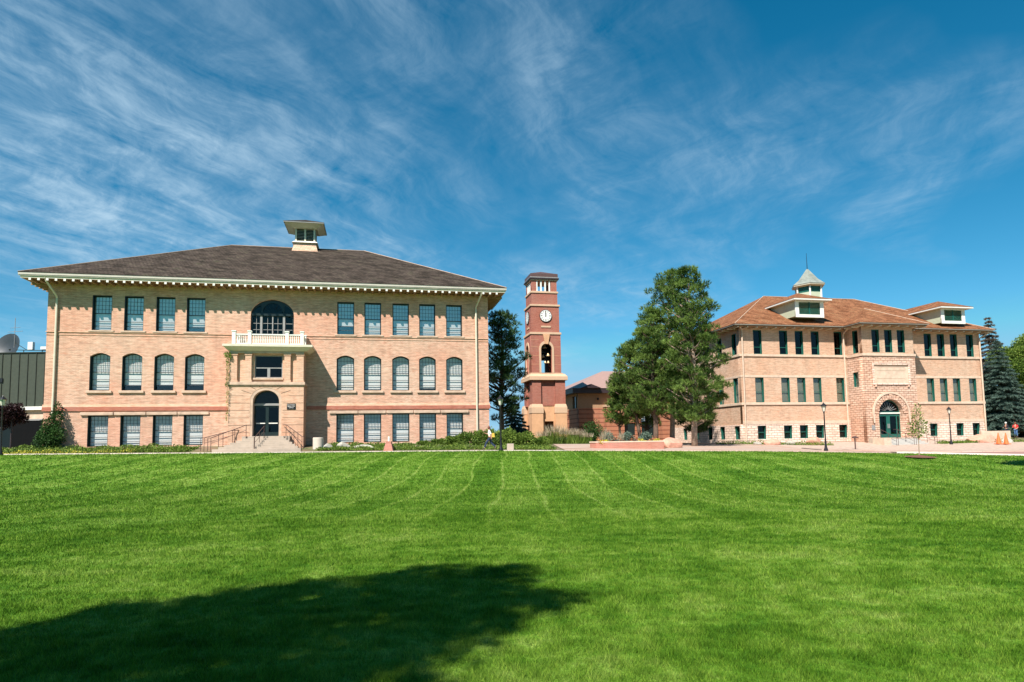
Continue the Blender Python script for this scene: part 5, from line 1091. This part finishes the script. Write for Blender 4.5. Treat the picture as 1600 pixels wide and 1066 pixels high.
pl_plants('planter_grass', -2.5, -.3, .4, 1.8, 2200, 1.15, 'plume', 'pinkish feathery grass at the left of the planter', 102, blade=True)
pl_plants('yellow_flowers', -2.4, -1.0, -.1, .6, 700, .28, 'yel', 'yellow flowers at the left front of the planter', 103); pl_plants('yellow_flowers', .9, 2.5, -.5, .8, 1100, .3, 'yel', 'yellow flowers at the right front of the planter', 104); pl_plants('red_flowers', -2.5, 2.4, -.1, 1.3, 900, .5, 'redfl', 'orange and red flowers along the planter', 105)
# boulders
def boulder(loc, s, label, seed, m='rock', group=None):
    rd2 = random.Random(seed); bm = bmesh.new(); bmesh.ops.create_icosphere(bm, subdivisions=3, radius=1)
    ax = [Vector((rd2.uniform(-1, 1), rd2.uniform(-1, 1), rd2.uniform(-1, 1))).normalized() for _ in range(9)]; of = [rd2.uniform(.55, .9) for _ in ax]
    for v in bm.verts:
        for a, o_ in zip(ax, of):
            d = v.co.dot(a)
            if d > o_: v.co -= a * (d - o_) * .9
        v.co.x *= s[0]; v.co.y *= s[1]; v.co.z *= s[2]; v.co.z += s[2] * .35
    me = bpy.data.meshes.new('boulder'); bm.to_mesh(me); bm.free(); return link('boulder', me, m, None, loc, label=label, cat='boulder', group=group)
boulder(G(13.55, 55.2), (1.0, .8, .72), 'large pink boulder at the right end of the brick planter', 1)
BG = 'boulders in front of the stone hall'
boulder(G(51.6, 70.9), (2.0, .9, .75), 'wide flat orange boulder at the hall right corner', 2, group=BG); boulder(G(27.0, 67.3), (1.0, .6, .5), 'small reddish boulder below the second basement window of the hall', 3, group=BG)
boulder(G(32.2, 68.8), (.9, .6, .65), 'reddish boulder just left of the hall entrance bay', 4, group=BG); boulder(G(29.2, 68.0), (.6, .4, .4), 'smallest grey boulder left of the hall lamp', 5, 'rockG', BG)
boulder(G(54.2, 70.6), (.7, .5, .4), 'grey boulder between the wide orange boulder and the cones', 6, 'rockG', BG); boulder(G(25.2, 66.6), (.5, .4, .3), 'small grey boulder near the hall left downpipe', 7, 'rockG', BG)
BS = 'boulders below the schoolhouse windows'
boulder(G(-15.2, 52.0), (.65, .45, .36), 'grey boulder beside the concrete bin', 8, 'rockG', BS); boulder(G(-13.8, 52.4), (.6, .4, .42), 'rounded grey boulder under the first right window', 9, 'rockG', BS); boulder(G(-12.1, 52.0), (.95, .4, .3), 'long flat grey boulder left of the red pedestal', 10, 'rockG', BS)
# bins, pedestal, low things
def bin_(loc, r, h, label):
    o = MB().lathe([(r * .94, 0), (r, .04), (r, h - .06), (r * .95, h), (r * .7, h), (r * .65, h - .1)], k=24).build('litter_bin', 'concrete', loc=loc, label=label, cat='bin'); MB().lathe([(r * .62, h - .12), (r * .5, h - .08)], k=20).build('liner', 'black', o)
x, y, _ = loc2w(4.62, -3.9, 0); bin_(G(x, y), .42, .98, 'round concrete litter bin right of the schoolhouse steps')
MB().box(-.27, .27, -.25, .25, -.1, .52).build('concrete_block', 'step', loc=G(-.2, 50.3), bevel=.03, label='small square concrete block right of the lamp post', cat='block')
pd = MB().frus((-.4, .4, -.4, .4, -.1), (-.24, .24, -.24, .24, .55)).build('pedestal', 'redbrick', loc=G(-9.75, 50.6), label='small tapered red brick pedestal with white fitting', cat='pedestal'); MB().box(-.2, .2, -.2, .2, .552, .75).build('block', 'redbrick', pd); MB().lathe([(.08, .752), (.08, 1.05), (.03, 1.12)], k=10).build('fitting', 'white', pd)
pb = MB().tube([(0, 0, -.1), (0, 0, 1.15)], .06, 8).build('path_light', 'iron', loc=G(33.2, 62.5), label='short post light with flat cap left of the hall steps', cat='path light'); MB().lathe([(.30, 1.1), (.32, 1.16), (.1, 1.3)], k=14).build('cap', 'iron', pb)
# right end: low wall, mound, cones
MB().box(0, 3.4, 0, .4, -.4, .92).build('garden_wall', 'pale', loc=G(55.0, 75.5), bevel=.02, label='low pale stone wall behind the traffic cones', cat='wall')
bm_ = MB(); nn = 14; vs = []; 
for j in range(7):
    for i in range(nn): vs.append((i * 1.3, j * 1.1, 3.1 * sm((i - 1) / 6.0) * math.sin(math.pi * j / 6)))
bm_.add(vs, [(j * nn + i, j * nn + i + 1, (j + 1) * nn + i + 1, (j + 1) * nn + i) for j in range(6) for i in range(nn - 1)]).build('mound', 'berm', loc=G(62.0, 80.0), smooth=True, label='bare earth mound at the right edge', kind='structure')
def cone(loc, label):
    E_ = MB().box(-.2, .2, -.2, .2, 0, .05).build('traffic_cone', 'cone', loc=loc, label=label, cat='traffic cone', group='orange traffic cones by the low wall'); MB().lathe([(.16, .052), (.085, .5)], k=16).build('lower_body', 'cone', E_); MB().lathe([(.086, .502), (.06, .66)], k=16).build('band', 'cone', E_); MB().lathe([(.06, .662), (.025, .88)], k=16).build('tip', 'cone', E_); E_.scale = (1.5, 1.5, 1.35); return E_
cone(G(50.9, 67.5, .08), 'left orange traffic cone of the pair'); cone(G(51.45, 67.2, .08), 'right orange traffic cone of the pair')
# sapling in a mulch ring
mr = []; cx_, cy_ = 24.6, 39.0
MB().add([(cx_, cy_, gz(cx_, cy_) + .2)] + [(cx_ + .85 * math.cos(a), cy_ + .9 * math.sin(a), gz(cx_ + .85 * math.cos(a), cy_ + .9 * math.sin(a)) + .09) for a in np.linspace(0, 2 * math.pi, 25)[:-1]], [(0, i + 1, (i + 1) % 24 + 1) for i in range(24)]).build('mulch_ring', 'mulch', label='ring of bark mulch around the sapling', cat='mulch bed')
tk = MB().tube([(0, 0, 0), (.02, 0, 1.3), (0, 0, 3.2)], [.035, .028, .01], 6)
for i in range(9): a = i * 2.4; zb_ = 1.2 + i * .2; tk.tube([(0, 0, zb_), (.45 * math.cos(a), .45 * math.sin(a), zb_ + .35)], [.012, .004], 4)
leafy('sapling', (cx_ - .05, cy_, gz(cx_, cy_) + .08), [(0, 0, 1.45, .55, .45, .25), (.25, 0, 1.9, .45, .4, .4), (-.25, 0, 1.8, .35, .35, .3), (0, 0, 2.5, .3, .3, .45), (.1, 0, 3.0, .15, .15, .25)], 520, .12, 'leaf', 'slender young sapling on the lawn before the hall steps', 46, tk)

# ---------------------------------------------------------------- people
def skin_obj(name, nodes, edges, m, parent, sub=2, root=0):
    me = bpy.data.meshes.new(name); me.from_pydata([n[0] for n in nodes], edges, []); me.update()
    ob = bpy.data.objects.new(name, me); COL.objects.link(ob); sk = ob.modifiers.new('s', 'SKIN'); sk.use_smooth_shade = True
    for i, n in enumerate(nodes):
        r = n[1]; me.skin_vertices[0].data[i].radius = r if isinstance(r, tuple) else (r, r)
    me.skin_vertices[0].data[root].use_root = True
    ss = ob.modifiers.new('b', 'SUBSURF'); ss.levels = sub; ss.render_levels = sub
    bpy.context.view_layer.update(); m2 = bpy.data.meshes.new_from_object(ob.evaluated_get(bpy.context.evaluated_depsgraph_get())); bpy.data.objects.remove(ob)
    m2.name = name; m2.materials.clear(); return link(name, m2, m, parent)
def chain(pts): return pts, [(i, i + 1) for i in range(len(pts) - 1)]
def person(loc, rz, J, shirt, trousers, hair, label, sleeves=.5):
    """J: joint positions facing +x: hip, chest, neck, head, shoulders, elbows, hands, knees, ankles, toes (L,R)"""
    E_ = empty('person', loc, rz, label=label, cat='person'); V_ = Vector
    pel, ch, nk, hd = [V_(J[k]) for k in ('pelvis', 'chest', 'neck', 'head')]
    nodes = [(pel, .12), (ch, (.15, .11)), (nk, .055), (hd - V_((0, 0, .06)), .075), (hd + V_((0, 0, .06)), .085)]; edges = [(0, 1), (1, 2), (2, 3), (3, 4)]
    for s in 'LR':
        sh, el, ha, kn, an, to = [V_(J[k + s]) for k in ('sh', 'el', 'ha', 'kn', 'an', 'to')]; hp = pel + V_((0, .09 if s == 'L' else -.09, -.06))
        b = len(nodes); nodes += [(sh, .06), (el, .042), (ha - (ha - el).normalized() * .04, .03)]; edges += [(1, b), (b, b + 1), (b + 1, b + 2)]
        pm = ha + (ha - el).normalized() * .05; nodes.append((pm, (.038, .02))); edges.append((b + 2, b + 3)); dd = (ha - el).normalized(); sd_ = V_((1, 0, 0)) - dd * dd.x; sd_.normalize()
        for q in range(4):
            r_ = pm + sd_ * (.03 - .02 * q); n0 = len(nodes); ln = (.032, .038, .035, .028)[q]; nodes += [(r_ + dd * .03, .010), (r_ + dd * (.03 + ln) + V_((0, -.012 if s == 'L' else .012, 0)), .009), (r_ + dd * (.03 + 1.7 * ln) + V_((0, -.03 if s == 'L' else .03, 0)), .007)]; edges += [(b + 3, n0), (n0, n0 + 1), (n0 + 1, n0 + 2)]
        n0 = len(nodes); nodes += [(ha + sd_ * .045 + dd * .02, .011), (ha + sd_ * .06 + dd * .06, .009)]; edges += [(b + 2, n0), (n0, n0 + 1)]
        b = len(nodes); nodes += [(hp, .085), (kn, .055), (an, .04), (to, (.035, .03))]; edges += [(0, b), (b, b + 1), (b + 1, b + 2), (b + 2, b + 3)]
    body = skin_obj('body', nodes, edges, 'skin', E_)
    n_ = [(pel + V_((0, 0, -.02)), (.15, .125)), (pel.lerp(ch, .5), (.145, .115)), (ch, (.18, .13)), (nk - V_((0, 0, .05)), .07)]; e_ = [(0, 1), (1, 2), (2, 3)]
    for s in 'LR':
        sh, el, ha = V_(J['sh' + s]), V_(J['el' + s]), V_(J['ha' + s]); b = len(n_); n_ += [(sh, .075), (el, .058)]; e_ += [(2, b), (b, b + 1)]
        if sleeves > .6: n_.append((el.lerp(ha, .75), .045)); e_.append((b + 1, b + 2))
    skin_obj('shirt', n_, e_, shirt, E_)
    n_ = [(pel, (.15, .125)), ]; e_ = []
    for s in 'LR':
        kn, an = V_(J['kn' + s]), V_(J['an' + s]); b = len(n_); n_ += [(pel + V_((0, .085 if s == 'L' else -.085, -.08)), .105), (kn, .082), (an + V_((0, 0, .04)), .068)]; e_ += [(0, b), (b, b + 1), (b + 1, b + 2)]
    skin_obj('trousers', n_, e_, trousers, E_)
    for s in 'LR':
        an, to = V_(J['an' + s]), V_(J['to' + s]); skin_obj('shoe', [(an - V_((.05, 0, .01)), .055), (an.lerp(to, .5), .05), (to, (.045, .035))], [(0, 1), (1, 2)], 'black', E_, 1)
    hr = MB().lathe([(.02, .135), (.075, .11), (.105, .05), (.108, -.02), (.09, -.07)], k=14).build('hair', hair, E_, smooth=True); hr.location = hd + V_((-.02, 0, .02))
    mb = MB()
    for sy in (-.032, .032): mb.lathe([(.002, -.01), (.011, 0), (.002, .01)], (hd.x + .082, hd.y + sy, hd.z), 8)
    mb.build('eye', 'black', E_); MB().add([(.075, -.016, -.035), (.075, .016, -.035), (.108, 0, -.03), (.08, 0, .015)], [(0, 1, 2), (1, 3, 2), (3, 0, 2), (0, 3, 1)]).build('nose', 'skin', E_).location = hd
    MB().box(.078, .086, -.025, .025, -.062, -.052).build('mouth', 'redshirt', E_).location = hd
    return E_
WALK = dict(pelvis=(0, 0, .93), chest=(.03, 0, 1.28), neck=(.05, 0, 1.46), head=(.07, 0, 1.60), shL=(.04, .19, 1.38), shR=(.04, -.19, 1.38), elL=(-.12, .23, 1.12), elR=(.14, -.2, 1.14), haL=(-.12, .22, .90), haR=(.34, -.12, 1.22),
            knL=(.26, .09, .52), knR=(-.08, -.09, .50), anL=(.40, .09, .10), anR=(-.42, -.09, .16), toL=(.56, .09, .07), toR=(-.30, -.09, .05))
wl = person(G(-1.72, 48.2, .10), R_(180), WALK, 'shirt', 'jeans', 'hair', 'man in white shirt and dark trousers walking left along the path')
bgl = bpy.data.objects.new('shoulder_bag', MB().frus((-.12, .12, -.08, .08, 0), (-.09, .09, -.05, .05, .30)).build('tmpbag').data); bpy.data.objects.remove([o for o in COL.objects if o.name == 'tmpbag'][0]); COL.objects.link(bgl)
bgl.data.materials.append(MT['yellowbag']); bgl.location = G(-1.47, 48.05, 1.02); tag(bgl, 'yellow shoulder bag hanging behind the walking man', 'bag'); MB().tube([(.0, 0, .38), (-.12, 0, .52), (-.25, 0, .30)], .012, 5).build('strap', 'black', bgl)
STAND = dict(pelvis=(0, 0, .95), chest=(.02, 0, 1.30), neck=(.03, 0, 1.48), head=(.06, 0, 1.62), shL=(.02, .2, 1.40), shR=(.02, -.2, 1.40), elL=(.02, .27, 1.12), elR=(.10, -.25, 1.14), haL=(.18, .2, .98), haR=(.30, -.12, 1.12),
             knL=(.05, .10, .52), knR=(.03, -.11, .51), anL=(0, .12, .09), anR=(-.02, -.13, .09), toL=(.16, .13, .05), toR=(.14, -.15, .05))
person(G(59.9, 76.6, .12), R_(205), STAND, 'redshirt', 'bluejeans', 'hair', 'person in red shirt and blue jeans standing by the low wall', .5)
person(G(59.1, 77.0, .12), R_(190), STAND, 'darkshirt', 'jeans', 'white', 'person in dark jacket and white cap beside the red shirt', .8)

# ---------------------------------------------------------------- grass blades on the near lawn
def grass(n, dmin, dmax, seed, hs=1.0, pw=.85, tp=1.6):
    global rng; rng = np.random.default_rng(seed)
    d = dmin * (dmax / dmin) ** (rng.random(n) ** pw); a = (rng.random(n) * 2 - 1) * R_(54); x = d * np.sin(a); y = d * np.cos(a); ok = (y < crest_y(x) - .3); x, y, d = x[ok], y[ok], d[ok]; n = len(x)
    P = np.stack([x, y, ground_z(x, y) - .005], 1); D = rdir(n) * .62; D[:, 2] = np.abs(D[:, 2]) * .5 + .75; D /= np.linalg.norm(D, axis=1)[:, None]
    clump = .75 + .35 * np.sin(x * 9 + np.sin(y * 7) * 2) * np.sin(y * 11 + np.sin(x * 8) * 2)
    return blades(P, D, (.028 + .034 * rng.random(n)) * hs * clump * np.clip(d / 12, 1, 2.2), .0042 * np.clip(d / 5, .8, 9), np.clip(rng.random(n) ** tp, 0, 1))
v1, f1, t1 = grass(1020000, 3.2, 62, 5); v2, f2, t2 = grass(490000, 3.2, 16, 6, 1.35, 1.0, .9)
npmesh('grass_blades', np.concatenate([v1, v2]), np.concatenate([f1, f2 + len(v1)]), 'blade', None, tint=np.concatenate([t1, t2]), label='mown grass blades covering the lawn', cat='grass', kind='stuff')
